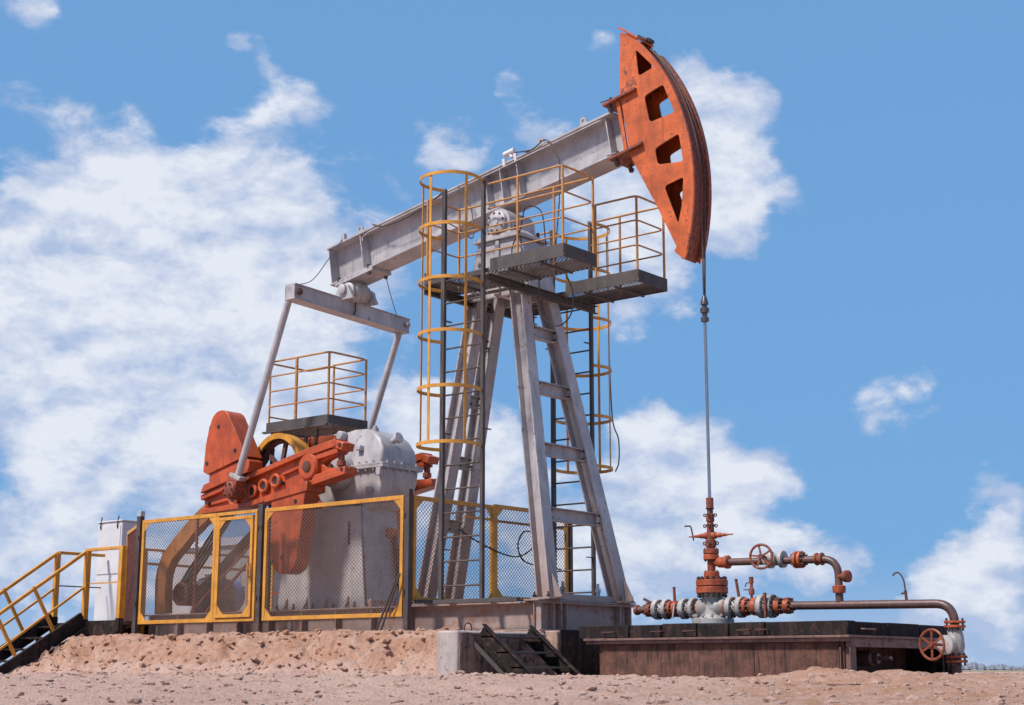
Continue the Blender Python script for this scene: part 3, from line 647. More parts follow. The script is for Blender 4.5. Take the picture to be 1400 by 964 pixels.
# gear reducer and pedestal
ped_near = [(-5.72, .90), (-3.80, .90), (-3.90, 1.95), (-3.94, 2.42), (-5.25, 2.44), (-5.55, 2.2)]
sl2 = [(-4.17 + .032 * math.cos(a), 2.02 + (.15 if math.sin(a) >= 0 else -.15) + .032 * math.sin(a)) for a in [i * math.pi / 8 for i in range(16)]]
pm = MB(); pm.prism(ped_near, -.46, -.435, [sl2]); pm.prism(ped_near, -.40, .46)
pm.v = [V((v.x, v.y if v.y < 0 else v.y * (1.02 - .20 * max(0, v.z - .9)), v.z)) for v in pm.v]
pdo = pm.build('pedestal', 'greytop', pj, .008)
MB().box(-4.3, -4.05, -.434, -.401, 1.8, 2.25).build('slot_shadow_box', 'rubber_and_shade', pdo)  # black filler behind the slot, colour stands for the shade inside
m = MB(); m.box(-5.85, -3.62, -.56, .60, .876, .905); m.build('foot_flange', 'skid', pdo, .004)
for xx in (-5.5, -5.05, -4.6, -4.15):
    MB().add([(xx, -.55, .905), (xx + .02, -.55, .905), (xx, -.46, .905), (xx + .02, -.46, .905), (xx, -.461, 1.10), (xx + .02, -.461, 1.10)], [(0, 2, 4), (1, 5, 3), (0, 1, 3, 2), (2, 3, 5, 4), (0, 4, 5, 1)]).build('gusset', 'skid', pdo)
bo = MB()
for xx in (-5.65, -5.28, -4.85, -4.4, -3.95, -3.70): bo.tube((xx, -.52, .905), (xx, -.52, .95), .026, n=6).tube((xx, -.52, .95), (xx, -.52, .985), .014, n=6)
bo.build('bolts', 'rust', pdo, kind='stuff')
MB().box(-3.79, -3.70, -.42, .42, .906, 1.02).build('foot_channel', 'skid', pdo, .004)
MB().box(-3.97, -3.86, .08, .30, 1.98, 2.12).build('brake_bracket', 'orange', pdo, .006)
MB().bar((-3.85, .22, 2.0), (-3.80, .30, 1.2), .05, .09).build('brake_lever', 'orangedirty', pdo, .004)
lo = [(-5.0, 3.0), (-3.53, 3.0), (-3.54, 2.82), (-3.58, 2.68), (-3.66, 2.55), (-3.78, 2.45), (-3.95, 2.37), (-4.2, 2.33), (-4.75, 2.36), (-4.95, 2.6)]
gm = MB(); gm.prism(lo, -.40, .40)
gm.v = [V((v.x, v.y * (1 - .22 * ((3.0 - v.z) / .67) ** 1.2) if v.z < 2.999 else v.y, v.z)) for v in gm.v]
gr = gm.build('gear_reducer', 'greytop', pj, .03)
hi = [(-4.97, 3.06), (-4.80, 3.30), (-4.60, 3.54), (-4.50, 3.60), (-4.30, 3.64), (-4.02, 3.63), (-3.82, 3.57), (-3.68, 3.46), (-3.58, 3.30), (-3.55, 3.06)]
cm = MB(); cm.prism(hi, -.40, .40)
cm.v = [V((v.x, v.y * (1 - .30 * max(0, (v.z - 3.06) / .58) ** 1.5), v.z)) for v in cm.v]
MB.build(cm, 'cover', 'greytop', gr, .05)
m = MB(); m.box(-5.04, -3.49, -.45, .45, 2.985, 3.03); m.box(-5.03, -3.50, -.445, .445, 3.032, 3.065); m.build('split_flange', 'greytop', gr, .006)
bo = MB()
for i in range(10):
    xx = -4.95 + i * .155; bo.tube((xx, -.425, 2.95), (xx, -.425, 3.10), .018, n=6)
for i in range(5): bo.tube((-3.515, -.32 + i * .16, 2.95), (-3.515, -.32 + i * .16, 3.10), .018, n=6)
bo.build('bolts', 'greytop', gr, kind='stuff')
m = MB(); m.lathe((-4.46, -.32, 3.55), (0, -1, 0), [(0, .075), (.10, .075), (.115, .06)], 18); m.build('lifting_boss', 'greytop', gr)
m = MB(); m.box(-4.08, -3.98, -.45, -.36, 3.28, 3.36); m.build('sight_plug', 'greytop', gr, .012)
m = MB(); m.box(-3.86, -3.76, -.43, -.38, 2.62, 2.71); m.build('sight_plug', 'greytop', gr, .012)
m = MB(); m.lathe((-3.62, -.10, 3.42), (1, 0, .35), [(0, .05), (.10, .05), (.10, .085), (.15, .085)], 12); m.build('breather', 'greytop', gr)
m = MB(); m.lathe((-3.98, -.12, 3.60), (0, 0, 1), [(0, .06), (.05, .06), (.05, .04), (.09, .035)], 12); m.build('breather', 'greytop', gr)
m = MB(); m.box(-3.62, -3.53, -.47, -.39, 2.86, 2.98); m.build('jack_lug', 'greytop', gr, .012)
m = MB(); m.lathe((CRX, -.62, CRZ), (0, 1, 0), [(0, .20), (.03, .26), (.24, .30)], 28); m.build('shaft_housing', 'greytop', gr)
m = MB(); m.tube((CRX, -.86, CRZ), (CRX, .86, CRZ), .10, n=20); m.build('slow_shaft', 'rust', gr)
m = MB(); m.lathe((-4.06, -.385, 2.47), (0, -1, 0), [(0, .05), (.06, .05), (.06, .03), (.09, .03)], 8); m.build('drain_valve', 'rust', gr)
m = MB(); m.box(-5.3, -4.6, -.30, .34, 3.20, 3.60); m.build('brake_box', 'orange', gr, .02)
# driven sheave with guard, belts
SH = V((-5.60, -.57, 3.10)); SR = .46
m = MB(); m.ring(SH, (0, 1, 0), SR, .05, 40, 8); m.tube(SH - V((0, .08, 0)), SH + V((0, .2, 0)), .09, n=18)
for k in range(6):
    a = k * math.pi / 3 + .3; m.bar(SH + V((.07 * math.cos(a), 0, .07 * math.sin(a))), SH + V((SR * math.cos(a), 0, SR * math.sin(a))), .05, .07)
shv = m.build('belt_sheave', 'rust', pj, .004)
zz = arc((SH.x, SH.z), SR + .10, R(15), R(175), 22)
m = MB(); m.path([(x, SH.y + .02, z) for x, z in zz], .1, flat=(.26, .02)); m.build('sheave_guard', 'yellow', shv)
m = MB(); m.prism(arc((SH.x, SH.z), SR + .11, R(15), R(175), 22) + list(reversed(arc((SH.x, SH.z), SR + .02, R(15), R(175), 22))), SH.y - .125, SH.y - .115); m.build('sheave_guard_rim', 'yellow', shv)
PU = V((-7.78, -.57, 1.21)); PR = .17
d = (SH - PU).normalized(); nn = V((-d.z, 0, d.x))
for sgn, off in ((1, 0), (-1, 0)):
    for k in range(4):
        yy = V((0, -.10 + .067 * k, 0))
        MB().bar(PU + nn * PR * sgn + yy, SH + nn * SR * sgn + yy, .045, .018, nn).build('drive_belt', 'rubber_and_shade', pj)
# belt guard: bent sheet channel
gpath = bend([(-8.02, -.86, .89), (-8.06, -.86, 1.68), (-7.2, -.86, 2.36), (-6.2, -.86, 2.85)], .36, 9)
m = MB(); m.path(gpath, .1, flat=(.27, .16), up=(0, 1, 0)); m.build('belt_guard', 'guard', pj, .012)
MB().bar((-7.14, -.95, .90), (-7.14, -.95, 2.38), .035, .035).build('guard_stay', 'orangedirty', pj)
for p_, q_ in (((-7.42, -.78, .90), (-5.75, -.78, 2.12)), ((-7.02, -.80, .90), (-5.8, -.80, 1.82))): MB().bar(p_, q_, .03, .035).build('guard_stay', 'orangedirty', pj)

# motor on its rails
mo = thing('electric_motor', 'blue electric motor with rusty grooved pulley behind the mesh gate', 'electric motor', (-7.78, 0, .88))
m = MB(); m.lathe((-7.78, -.30, 1.21), (0, 1, 0), [(0, .20), (.02, .25), (.50, .255)], 30); m.build('motor_body', 'motor', mo)
m = MB(); m.lathe((-7.78, .21, 1.21), (0, 1, 0), [(0, .25), (.02, .275), (.20, .275), (.27, .22), (.30, .08)], 30); m.build('fan_cowl', 'blue', mo)
fins = MB()
for k in range(22):
    a = R(-30 + k * 11); fins.bar((-7.78 + .262 * math.cos(a), -.26, 1.21 + .262 * math.sin(a)), (-7.78 + .262 * math.cos(a), .24, 1.21 + .262 * math.sin(a)), .008, .05, (math.cos(a), 0, math.sin(a)))
fins.build('cooling_fins', 'motor', mo, kind='stuff')
m = MB(); m.lathe((-7.78, -.70, 1.21), (0, 1, 0), [(0, .12), (0, .19), (.03, .19), (.04, .165), (.06, .165), (.07, .19), (.10, .19), (.11, .165), (.13, .165), (.14, .19), (.17, .19), (.18, .165), (.20, .165), (.21, .19), (.25, .19)], 30); m.build('pulley', 'rust', mo)
m = MB(); m.ring((-7.78, -.715, 1.21), (0, 1, 0), .165, .03, 30, 8); m.build('pulley_rim', 'orangedirty', mo)
m = MB(); m.tube((-7.78, -.74, 1.21), (-7.78, -.28, 1.21), .045, n=14); m.build('motor_shaft', 'rust', mo)
m = MB(); m.box(-7.88, -7.68, -.15, .15, 1.42, 1.56); m.build('terminal_box', 'dark', mo, .012)
for yy in (-.22, .2):
    m = MB(); m.box(-8.04, -7.52, yy - .05, yy + .05, .88, 1.02); m.build('foot', 'rust', mo, .008)

# ------------------------------------------------------------------ rope and rod
br = thing('bridle_rope', 'twin steel rope hanging from the horse head down to the rod clamp', 'rope', (1.95, 0, 4.7))
for y0 in (-.035, .06):
    pts = [(on_arc(z, RH + .022), y0, z) for z in [8.55 - i * (8.55 - 6.42) / 24 for i in range(25)]] + [(1.955, y0 * .4, 5.0), (1.955, y0 * .3, 4.86)]
    MB().path(pts, .011, 8).build('rope', 'ropedark', br)
m = MB(); m.lathe((1.955, 0, 4.50), (0, 0, 1), [(0, .03), (.01, .055), (.06, .055), (.06, .035), (.13, .035), (.13, .06), (.19, .06), (.19, .035), (.24, .035), (.24, .055), (.28, .05), (.36, .025)], 14); m.build('rod_clamp', 'rope', br)
m = MB(); m.tube((1.955, 0, 2.16), (1.955, 0, 4.52), .021, n=12); tag(m.build('polished_rod', 'rod'), 'bright polished rod running down into the wellhead', 'rod')

# ------------------------------------------------------------------ wellhead
WX = 1.955
wh = thing('wellhead', 'orange and grey wellhead with stacked flanges and side valves', 'wellhead', (WX, 0, .55))
def wz(y): return .59 + (850 - (660 + y / 4.38)) / 106.9            # heights read off the stack
def disc(name, mat, z0, z1, r, par=wh, n=28, ch=.006): 
    m = MB(); m.lathe((WX, 0, z0), (0, 0, 1), [(0, r - ch), (ch, r), (z1 - z0 - ch, r), (z1 - z0, r - ch)], n); return m.build(name, mat, par)
def vbolts(par, r, z0, z1, n, br_=.014, ph=0, mat='bolt'):
    m = MB()
    for k in range(n):
        a = ph + k * 2 * math.pi / n; x = WX + r * math.cos(a); y = r * math.sin(a)
        m.tube((x, y, z0), (x, y, z1), br_ * .6, n=6).tube((x, y, z1 - .035), (x, y, z1 - .012), br_, n=6).tube((x, y, z0 + .012), (x, y, z0 + .035), br_, n=6)
    m.build('bolts', mat, par, kind='stuff')
f0 = disc('base_flange', 'valve', .56, .63, .27); vbolts(f0, .235, .54, .69, 12, .022, mat='valve')
m = MB(); m.lathe((WX, 0, .63), (0, 0, 1), [(0, .20), (.05, .13), (.12, .115), (.25, .125), (.30, .16), (.34, .19)], 28); spool = m.build('casing_spool', 'valve', wh)
m = MB(); m.lathe((WX - .20, 0, .77), (1, 0, 0), [(0, .10), (.02, .115), (.38, .115), (.40, .10)], 24); m.build('spool_arm', 'valve', spool)
f1 = disc('lower_flange', 'wellorange', wz(665), wz(626), .205); f2 = disc('lower_flange', 'wellorange', wz(622), wz(585), .205)
vbolts(f2, .175, wz(690), wz(565), 14, .020)
f3 = disc('bonnet', 'orangedirty', wz(585), wz(570), .15); 
f4 = disc('flange', 'wellorange', wz(570), wz(535), .10); vbolts(f4, .08, wz(580), wz(528), 8, .012)
disc('tee_body', 'orangedirty', wz(537), wz(465), .052)
f5 = disc('flange', 'wellorange', wz(466), wz(434), .10); f6 = disc('flange', 'orangedirty', wz(431), wz(401), .10); vbolts(f6, .082, wz(475), wz(395), 8, .012)
disc('coupling', 'orangedirty', wz(402), wz(384), .055); disc('union', 'orangedirty', wz(390), wz(345), .068, n=12)
disc('valve_body', 'orangedirty', wz(348), wz(260), .048); disc('collar', 'rust', wz(264), wz(252), .055)
disc('coupling', 'orangedirty', wz(254), wz(230), .042); disc('union', 'orangedirty', wz(236), wz(190), .055, n=10); disc('coupling', 'rust', wz(192), wz(150), .04)
disc('stuffing_box', 'orangedirty', wz(156), wz(92), .048); disc('collar', 'bolt', wz(160), wz(153), .058)
for yz, rr in ((197, .07), (262, .075), (367, .085)):
    m = MB()
    for a in (.3, 1.9, 3.4, 5.0):
        m.ring((WX + rr * math.cos(a), rr * math.sin(a), wz(yz)), (0, 1, 0), .018, .008, 10, 6)
    m.build('eye_bolts', 'bolt', wh, kind='stuff')
zc = wz(320)
for sg in (-1, 1):
    m = MB(); m.lathe((WX + sg * .03, 0, zc), (sg, 0, 0), [(0, .048), (.05, .045), (.06, .032), (.12, .032), (.13, .024), (.20, .018), (.24, .010), (.30, .008)], 14); m.build('side_plug', 'wellorange', wh)
m = MB(); m.path(bend([(WX - .26, 0, zc - .05), (WX - .27, 0, zc + .02), (WX - .30, 0, zc + .14), (WX - .38, -.02, zc + .14)], .02), .010, 8); m.build('crank_handle', 'bolt', wh)
# side runs along X
RZ = .765
def hx(u): return WX + (u - 512) / 4.38 / 95.0
def xdisc(par, name, mat, u0, u1, h, bolts=0, z=RZ):
    x0, x1 = hx(u0), hx(u1); r = h / 2 / 4.38 / 104
    m = MB(); m.lathe((x0, 0, z), (1, 0, 0), [(0, r - .006), (.006, r), (x1 - x0 - .006, r), (x1 - x0, r - .006)], 26); o = m.build(name, mat, par)
    if bolts:
        b = MB()
        for k in range(bolts):
            a = k * 2 * math.pi / bolts; y = r * .85 * math.cos(a); zz = z + r * .85 * math.sin(a)
            b.tube((x0 - .022, y, zz), (x1 + .022, y, zz), .012, n=6)
        b.build('bolts', 'bolt', o, kind='stuff')
    return o
def xpipe(par, name, mat, u0, u1, h, z=RZ): return xdisc(par, name, mat, u0, u1, h, 0, z)
for spec in ((412, 432, 62, 0, 'wellorange', 'flange'), (385, 408, 122, 12, 'valve', 'flange'), (355, 386, 78, 0, 'valve', 'valve_body'), (322, 352, 122, 12, 'valve', 'flange'), (303, 322, 70, 0, 'valve', 'valve_body'),
             (272, 300, 95, 10, 'wellorange', 'flange'), (262, 274, 60, 0, 'rust', 'pipe'), (236, 261, 95, 10, 'wellorange', 'flange'), (212, 236, 120, 12, 'valve', 'flange'), (178, 213, 76, 0, 'valve', 'valve_body'), (150, 178, 120, 12, 'valve', 'flange'),
             (130, 150, 60, 0, 'pipe', 'pipe'), (95, 128, 85, 8, 'orangedirty', 'flange'), (18, 96, 44, 0, 'pipe', 'pipe'), (18, 40, 60, 0, 'orangedirty', 'cap')):
    xdisc(wh, spec[5], spec[4], spec[0], spec[1], spec[2], spec[3])
for spec in ((568, 590, 66, 0, 'wellorange', 'flange'), (588, 606, 95, 10, 'wellorange', 'flange'), (612, 642, 122, 12, 'valve', 'flange'), (640, 676, 80, 0, 'valve', 'valve_body'), (674, 703, 122, 12, 'valve', 'flange'),
             (706, 730, 100, 10, 'wellorange', 'flange'), (729, 762, 70, 0, 'orangedirty', 'pipe'), (760, 790, 100, 10, 'wellorange', 'flange'), (800, 830, 132, 12, 'valve', 'flange'), (828, 858, 85, 0, 'valve', 'valve_body'), (856, 884, 132, 12, 'valve', 'flange'), (790, 800, 50, 0, 'rust', 'pipe'), (884, 896, 50, 0, 'rust', 'pipe'),
             (895, 925, 92, 10, 'wellorange', 'flange'), (924, 950, 55, 0, 'rust', 'pipe'), (950, 978, 92, 10, 'wellorange', 'flange')):
    xdisc(wh, spec[5], spec[4], spec[0], spec[1], spec[2], spec[3])
for u, h0, h1, dx in ((283, .08, .27, .0), (683, .12, .34, -.03)):
    m = MB(); m.tube((hx(u), -.03, RZ + h0), (hx(u) + dx, -.04, RZ + h1), .020, .018, 10).tube((hx(u) + dx, -.04, RZ + h1), (hx(u) + dx, -.04, RZ + h1 + .01), .024, n=10); m.build('valve_lever', 'orangedirty', wh)
m = MB(); m.bar((hx(140), -.05, RZ + .08), (hx(88), -.05, RZ + .14), .03, .03); m.build('valve_lever', 'rust', wh)
m = MB(); m.bar((hx(868), -.16, RZ - .14), (hx(868), -.16, RZ + .16), .035, .03); m.build('valve_lever', 'orangedirty', wh)
m = MB(); m.bar((hx(292), -.12, RZ - .12), (hx(306), -.12, RZ + .06), .02, .02); m.build('valve_lever', 'valve', wh)
gx = hx(752); m = MB(); m.lathe((gx, 0, RZ + .09), (0, 0, 1), [(0, .016), (.06, .016), (.06, .035), (.12, .038), (.15, .02), (.20, .02), (.20, .028), (.28, .028)], 12); m.build('needle_valve', 'orangedirty', wh)
m = MB(); m.path(bend([(gx, 0, RZ + .30), (gx - .07, 0, RZ + .30), (gx - .09, 0, RZ + .25)], .02), .007, 6).path([(gx, 0, RZ + .21), (gx - .11, 0, RZ + .215)], .008, 6); m.build('needle_handles', 'bolt', wh)

# ------------------------------------------------------------------ flow lines
def wheel(par, c, ax, rad, mat, spokes=5, name='handwheel'):
    c = V(c); ax = V(ax).normalized(); m = MB(); m.ring(c, ax, rad, .016, 40, 8); x, y = frame(ax)
    for k in range(spokes):
        a = k * 2 * math.pi / spokes + .5; m.bar(c, c + (x * math.cos(a) + y * math.sin(a)) * rad, .022, .014, ax)
    m.tube(c - ax * .03, c + ax * .05, .03, n=10).tube(c + ax * .05, c + ax * .30, .016, n=8)
    return m.build(name, mat, par)
UZ = 1.335
ul = thing('flow_line', 'upper brown flow pipe with orange handwheel curving down to the lower line', 'pipe', (3, 0, 1.3))
m = MB(); m.lathe((WX + .04, 0, UZ), (1, 0, 0), [(0, .045), (.05, .05), (.07, .065), (.13, .07), (.16, .07), (.18, .085), (.22, .085), (.24, .05)], 20); m.build('union', 'wellorange', ul)
pp = bend([(WX + .20, 0, UZ), (3.74, 0, UZ - .03), (3.74, 0, .78)], .20, 8)
m = MB(); m.path(pp, .047, 18); m.build('pipe', 'pipe', ul)
vx = 2.88
m = MB(); m.lathe((vx - .09, 0, UZ), (1, 0, 0), [(0, .105), (.05, .105), (.05, .07), (.17, .07), (.17, .105), (.22, .105)], 22); m.lathe((vx, .02, UZ), (0, -1, 0), [(0, .075), (.16, .07), (.17, .085), (.20, .085), (.22, .04)], 18); gv = m.build('gate_valve', 'valve', ul)
wheel(gv, (vx - .0, -.34, UZ + .02), (-.10, 1, 0), .145, 'orangedirty', 5)
for xx in (3.16, 3.22):
    m = MB(); m.lathe((xx, 0, UZ - .015), (1, 0, 0), [(0, .10), (.006, .105), (.04, .105), (.045, .10)], 24); fl = m.build('flange', 'wellorange', ul)
b = MB()
for k in range(8):
    a = k * math.pi / 4; b.tube((3.13, .08 * math.cos(a), UZ - .015 + .08 * math.sin(a)), (3.30, .08 * math.cos(a), UZ - .015 + .08 * math.sin(a)), .012, n=6)
b.build('bolts', 'bolt', ul, kind='stuff')
m = MB(); m.lathe((3.44, 0, UZ - .02), (1, 0, 0), [(0, .07), (.012, .078), (.03, .078), (.04, .062), (.07, .062), (.08, .078), (.10, .078), (.11, .06)], 12); m.build('union', 'orangedirty', ul)
m = MB(); m.lathe((3.74, 0, .90), (0, 0, 1), [(0, .05), (.0, .075), (.03, .08), (.08, .08), (.09, .055)], 12); m.build('union', 'wellorange', ul)
m = MB(); m.lathe((3.76, -.02, 1.09), (1, -.25, 0), [(0, .03), (.07, .03), (.07, .06), (.10, .075), (.14, .075), (.15, .05)], 10); m.build('plug', 'orangedirty', ul)
ll = thing('flow_line', 'long lower brown flow pipe bending down into the sand beside the cellar', 'pipe', (5.1, 0, 0))
pp = bend([(hx(975), 0, RZ), (5.17, 0, .735), (5.17, 0, -.25)], .22, 8)
m = MB(); m.path(pp, .052, 18); m.build('pipe', 'pipe', ll)
for zz in (.475, .525):
    m = MB(); m.lathe((5.17, 0, zz - .012), (0, 0, 1), [(0, .115), (.004, .12), (.026, .12), (.03, .115)], 24); m.build('flange', 'wellorange', ll)
for zz in (.085, .135):
    m = MB(); m.lathe((5.17, 0, zz - .012), (0, 0, 1), [(0, .115), (.004, .12), (.026, .12), (.03, .115)], 24); m.build('flange', 'orangedirty', ll)
b = MB()
for z0, z1 in ((.43, .57), (.04, .18)):
    for k in range(8):
        a = k * math.pi / 4; b.tube((5.17 + .095 * math.cos(a), .095 * math.sin(a), z0), (5.17 + .095 * math.cos(a), .095 * math.sin(a), z1), .012, n=6)
b.build('bolts', 'bolt', ll, kind='stuff')
m = MB(); m.lathe((5.17, 0, .14), (0, 0, 1), [(0, .07), (.04, .085), (.12, .10), (.24, .09), (.32, .07)], 20); m.lathe((5.17, .06, .27), (-.25, -1, 0), [(0, .09), (.18, .085), (.20, .11), (.24, .11), (.26, .05)], 18); gv = m.build('gate_valve', 'valve', ll)
wheel(gv, (5.06, -.40, .27), (.25, 1, 0), .165, 'orangedirty', 6)
m = MB(); m.path(curve([(4.60, 0, .77), (4.59, 0, .90), (4.575, 0, 1.02), (4.53, 0, 1.10), (4.48, 0, 1.11), (4.44, 0, 1.08)]), .010, 8); m.tube((4.60, 0, .78), (4.59, 0, .90), .018, n=8).tube((4.54, 0, .865), (4.60, 0, .88), .012, n=6); m.build('sampling_hook', 'rust', ll)

# ------------------------------------------------------------------ well cellar
pt = thing('well_cellar', 'rusty steel well cellar box with black rim under the wellhead', 'cellar', (2.8, 0, -.1))
PX0, PX1, PY0, PY1, LZ = 1.10, 4.52, -1.40, 1.42, .34
for k in range(3): MB().box(PX0 + .10 + k * 1.07, PX0 + 1.165 + k * 1.07, PY0 + .036 - .003 * (k % 2), PY0 + .0505, -.40, LZ - .045).build('front_panel', 'cellar', pt, .002)
MB().box(PX0 + .05, PX1 - .06, PY0 + .051, PY0 + .08, -.40, LZ - .01).build('wall_backing', 'cellar', pt)
MB().box(PX0 + .05, PX0 + .08, PY0 + .08, PY1 - .05, -.40, LZ - .01).build('side_wall', 'black', pt)
MB().box(PX0 + .05, PX1 - .06, PY1 - .08, PY1 - .05, -.40, LZ - .01).build('back_wall', 'black', pt)
MB().box(PX1 - .62, PX1 - .59, PY0 + .08, PY1 - .08, -.40, LZ - .01).build('inner_wall', 'cellar', pt)
m = MB(); m.box(PX0 - .12, PX1 + .06, PY0 - .06, PY1 + .05, LZ, LZ + .028); m.build('lip', 'lip', pt, .004)
m = MB(); m.box(PX0 - .10, PX1 + .04, PY0 - .03, PY0 + .02, LZ - .04, LZ - .002); m.box(PX1 - .02, PX1 + .04, PY0 + .021, PY1, LZ - .10, LZ - .002); m.build('lip_beam', 'lip', pt, .003)
for yy in (PY0 + .03, PY1 - .10):
    m = MB(); m.ibeam((PX1 - .03, yy + .05, -.40), (PX1 - .03, yy + .05, LZ - .101), .14, .13, .012, .012, (1, 0, 0)); m.build('post', 'lip', pt, .003)
segs = [(PX0 - .3, 1.55), (1.57, 2.02), (2.04, 2.52), (2.54, 2.96), (2.98, 3.44), (3.46, PX1 - .03)]
for xa, xb in segs:
    dz = random.uniform(-.008, .012); sg = MB().box(xa, xb, PY0 + .10, PY0 + .30, LZ + .03, LZ + .19 + dz).build('rim_block', 'black', pt, .010)
for xa in (1.2, 1.9, 2.36, 3.1, 3.34):
    MB().path(bend([(xa, PY0 + .11, LZ + .10), (xa, PY0 + .05, LZ + .10), (xa + .16, PY0 + .05, LZ + .105), (xa + .16, PY0 + .11, LZ + .105)], .02), .008, 6).build('handle', 'rust', pt)
for ya, yb in ((PY0 + .305, -.30), (-.28, .55), (.57, PY1 - .06)):
    MB().box(PX1 - .23, PX1 - .03, ya, yb, LZ + .03, LZ + .185 + random.uniform(-.004, .006)).build('rim_block', 'black', pt, .010)
MB().path(bend([(PX1 - .04, -1.0, LZ + .10), (PX1 + .03, -1.0, LZ + .10), (PX1 + .03, -.72, LZ + .10), (PX1 - .04, -.72, LZ + .10)], .02), .010, 6).build('handle', 'lip', pt)
MB().box(PX0 - .30, PX1 - .235, PY0 + .305, PY1 - .06, LZ + .03, LZ + .165).build('cover_slab', 'black', pt, .01)
m = MB(); m.lathe((PX1 - .60, -.55, .12), (1, .0, 0), [(0, .05), (.30, .05), (.30, .09), (.48, .09), (.50, .06), (.56, .06), (.56, .025), (.72, .022)], 16); m.build('drain_pipe', 'pipe', pt)
MB().tube((PX1 - .33, -.55, .03), (PX1 - .33, -.55, -.04), .012, n=8).build('drain_tap', 'valve', pt)
MB().box(.30, .37, -.52, -.44, .47, .55).build('bracket', 'black', pt)
cp = MB().sect((4.0, -3.2, 0), (4.95, -3.2, 0), [(-.28, -.012), (.28, -.012), (.28, .012), (-.28, .012)]).build('steel_sheet', 'lip', None, .003, loc=(4.0, -3.2, 0))
cp.location = (4.2, -2.3, ground_z(4.7, -2.3) - .004); tag(cp, 'flat rusty steel sheet half buried in sand before the cellar', 'sheet')

# ------------------------------------------------------------------ caged ladders
def flipy(m, s):
    if s > 0: m.v = [V((v.x, -v.y, v.z)) for v in m.v]
    return m
def caged_ladder(s, label, dx):
    t = thing('caged_ladder', label, 'ladder', (-1.15 + dx, s * 1.3, .9), 'caged ladders on the tower')
    x0, x1, yl = -1.53 + dx, -.80 + dx, -1.29
    for xx, ww in ((x0, .065), (x1, .05)):
        m = MB(); m.box(xx - ww / 2, xx + ww / 2, yl - .035, yl + .02, .92, 6.72); flipy(m, s).build('rail', 'dark', t, .004)
    k = 0
    while 1.10 + k * .328 < 5.5:
        z = 1.10 + k * .328; m = MB(); m.tube((x0, yl, z), (x1, yl, z), .013, n=8); flipy(m, s).build('rung', 'dark', t); k += 1
    zs = (2.96, 3.72, 4.48, 5.22, 5.98, 6.70)
    xc = (x0 + x1) / 2; hw = (x1 - x0) / 2
    def hoop(a): # horseshoe from rail to rail
        return (xc + math.copysign(min(1, abs(math.sin(a)) ** .8), math.sin(a)) * (hw + .0), yl - .03 - .70 * (1 - abs(a) / (math.pi * .5)) ** .55 if abs(a) < math.pi * .5 else yl - .03)
    base_pts = [(x0, yl - .03), (x0 - .06, yl - .22), (x0 - .05, yl - .42), (x0 + .06, yl - .60), (x0 + .22, yl - .69), (xc, yl - .715), (x1 - .22, yl - .69), (x1 - .06, yl - .60), (x1 + .05, yl - .42), (x1 + .06, yl - .22), (x1, yl - .03)]
    for z in zs:
        pts = curve([(x, y, z) for x, y in base_pts], 5)
        m = MB(); m.path(pts, .1, flat=(.010, .048)); flipy(m, s).build('hoop', 'yellow', t, .002)
    for i in (2, 5, 8):
        x, y = base_pts[i]; c = V((xc, yl - .3, 0)); d = (V((x, y, 0)) - c).normalized(); x -= d.x * .014; y -= d.y * .014
        m = MB(); m.bar((x, y, zs[0] - .02), (x, y, zs[-1] + .02), .042, .010, (d.x, d.y, 0))
        flipy(m, s).build('cage_strap', 'yellow', t, .002)
    m = MB(); m.box(x0 - .12, x1 + .62, yl - .04, yl + .025, .862, .919); flipy(m, s).build('foot_bar', 'dark', t, .004)
    for xx in (x0, x1, x1 + .5):
        m = MB(); m.bar((xx, yl + .02, .885), (xx, -1.05, .885), .04, .02); flipy(m, s).build('foot_bracket', 'dark', t)
    for z in (1.6, 3.2, 4.8):
        for xx in (x0, x1):
            m = MB(); m.bar((xx, yl + .02, z), (xx, yl + .16, z), .04, .012); flipy(m, s).build('stand_off', 'dark', t)
    return t
caged_ladder(-1, 'dark caged ladder with yellow hoops on the near side of the tower', 0)
caged_ladder(1, 'caged ladder behind the tower, partly hidden by the legs', -.06)

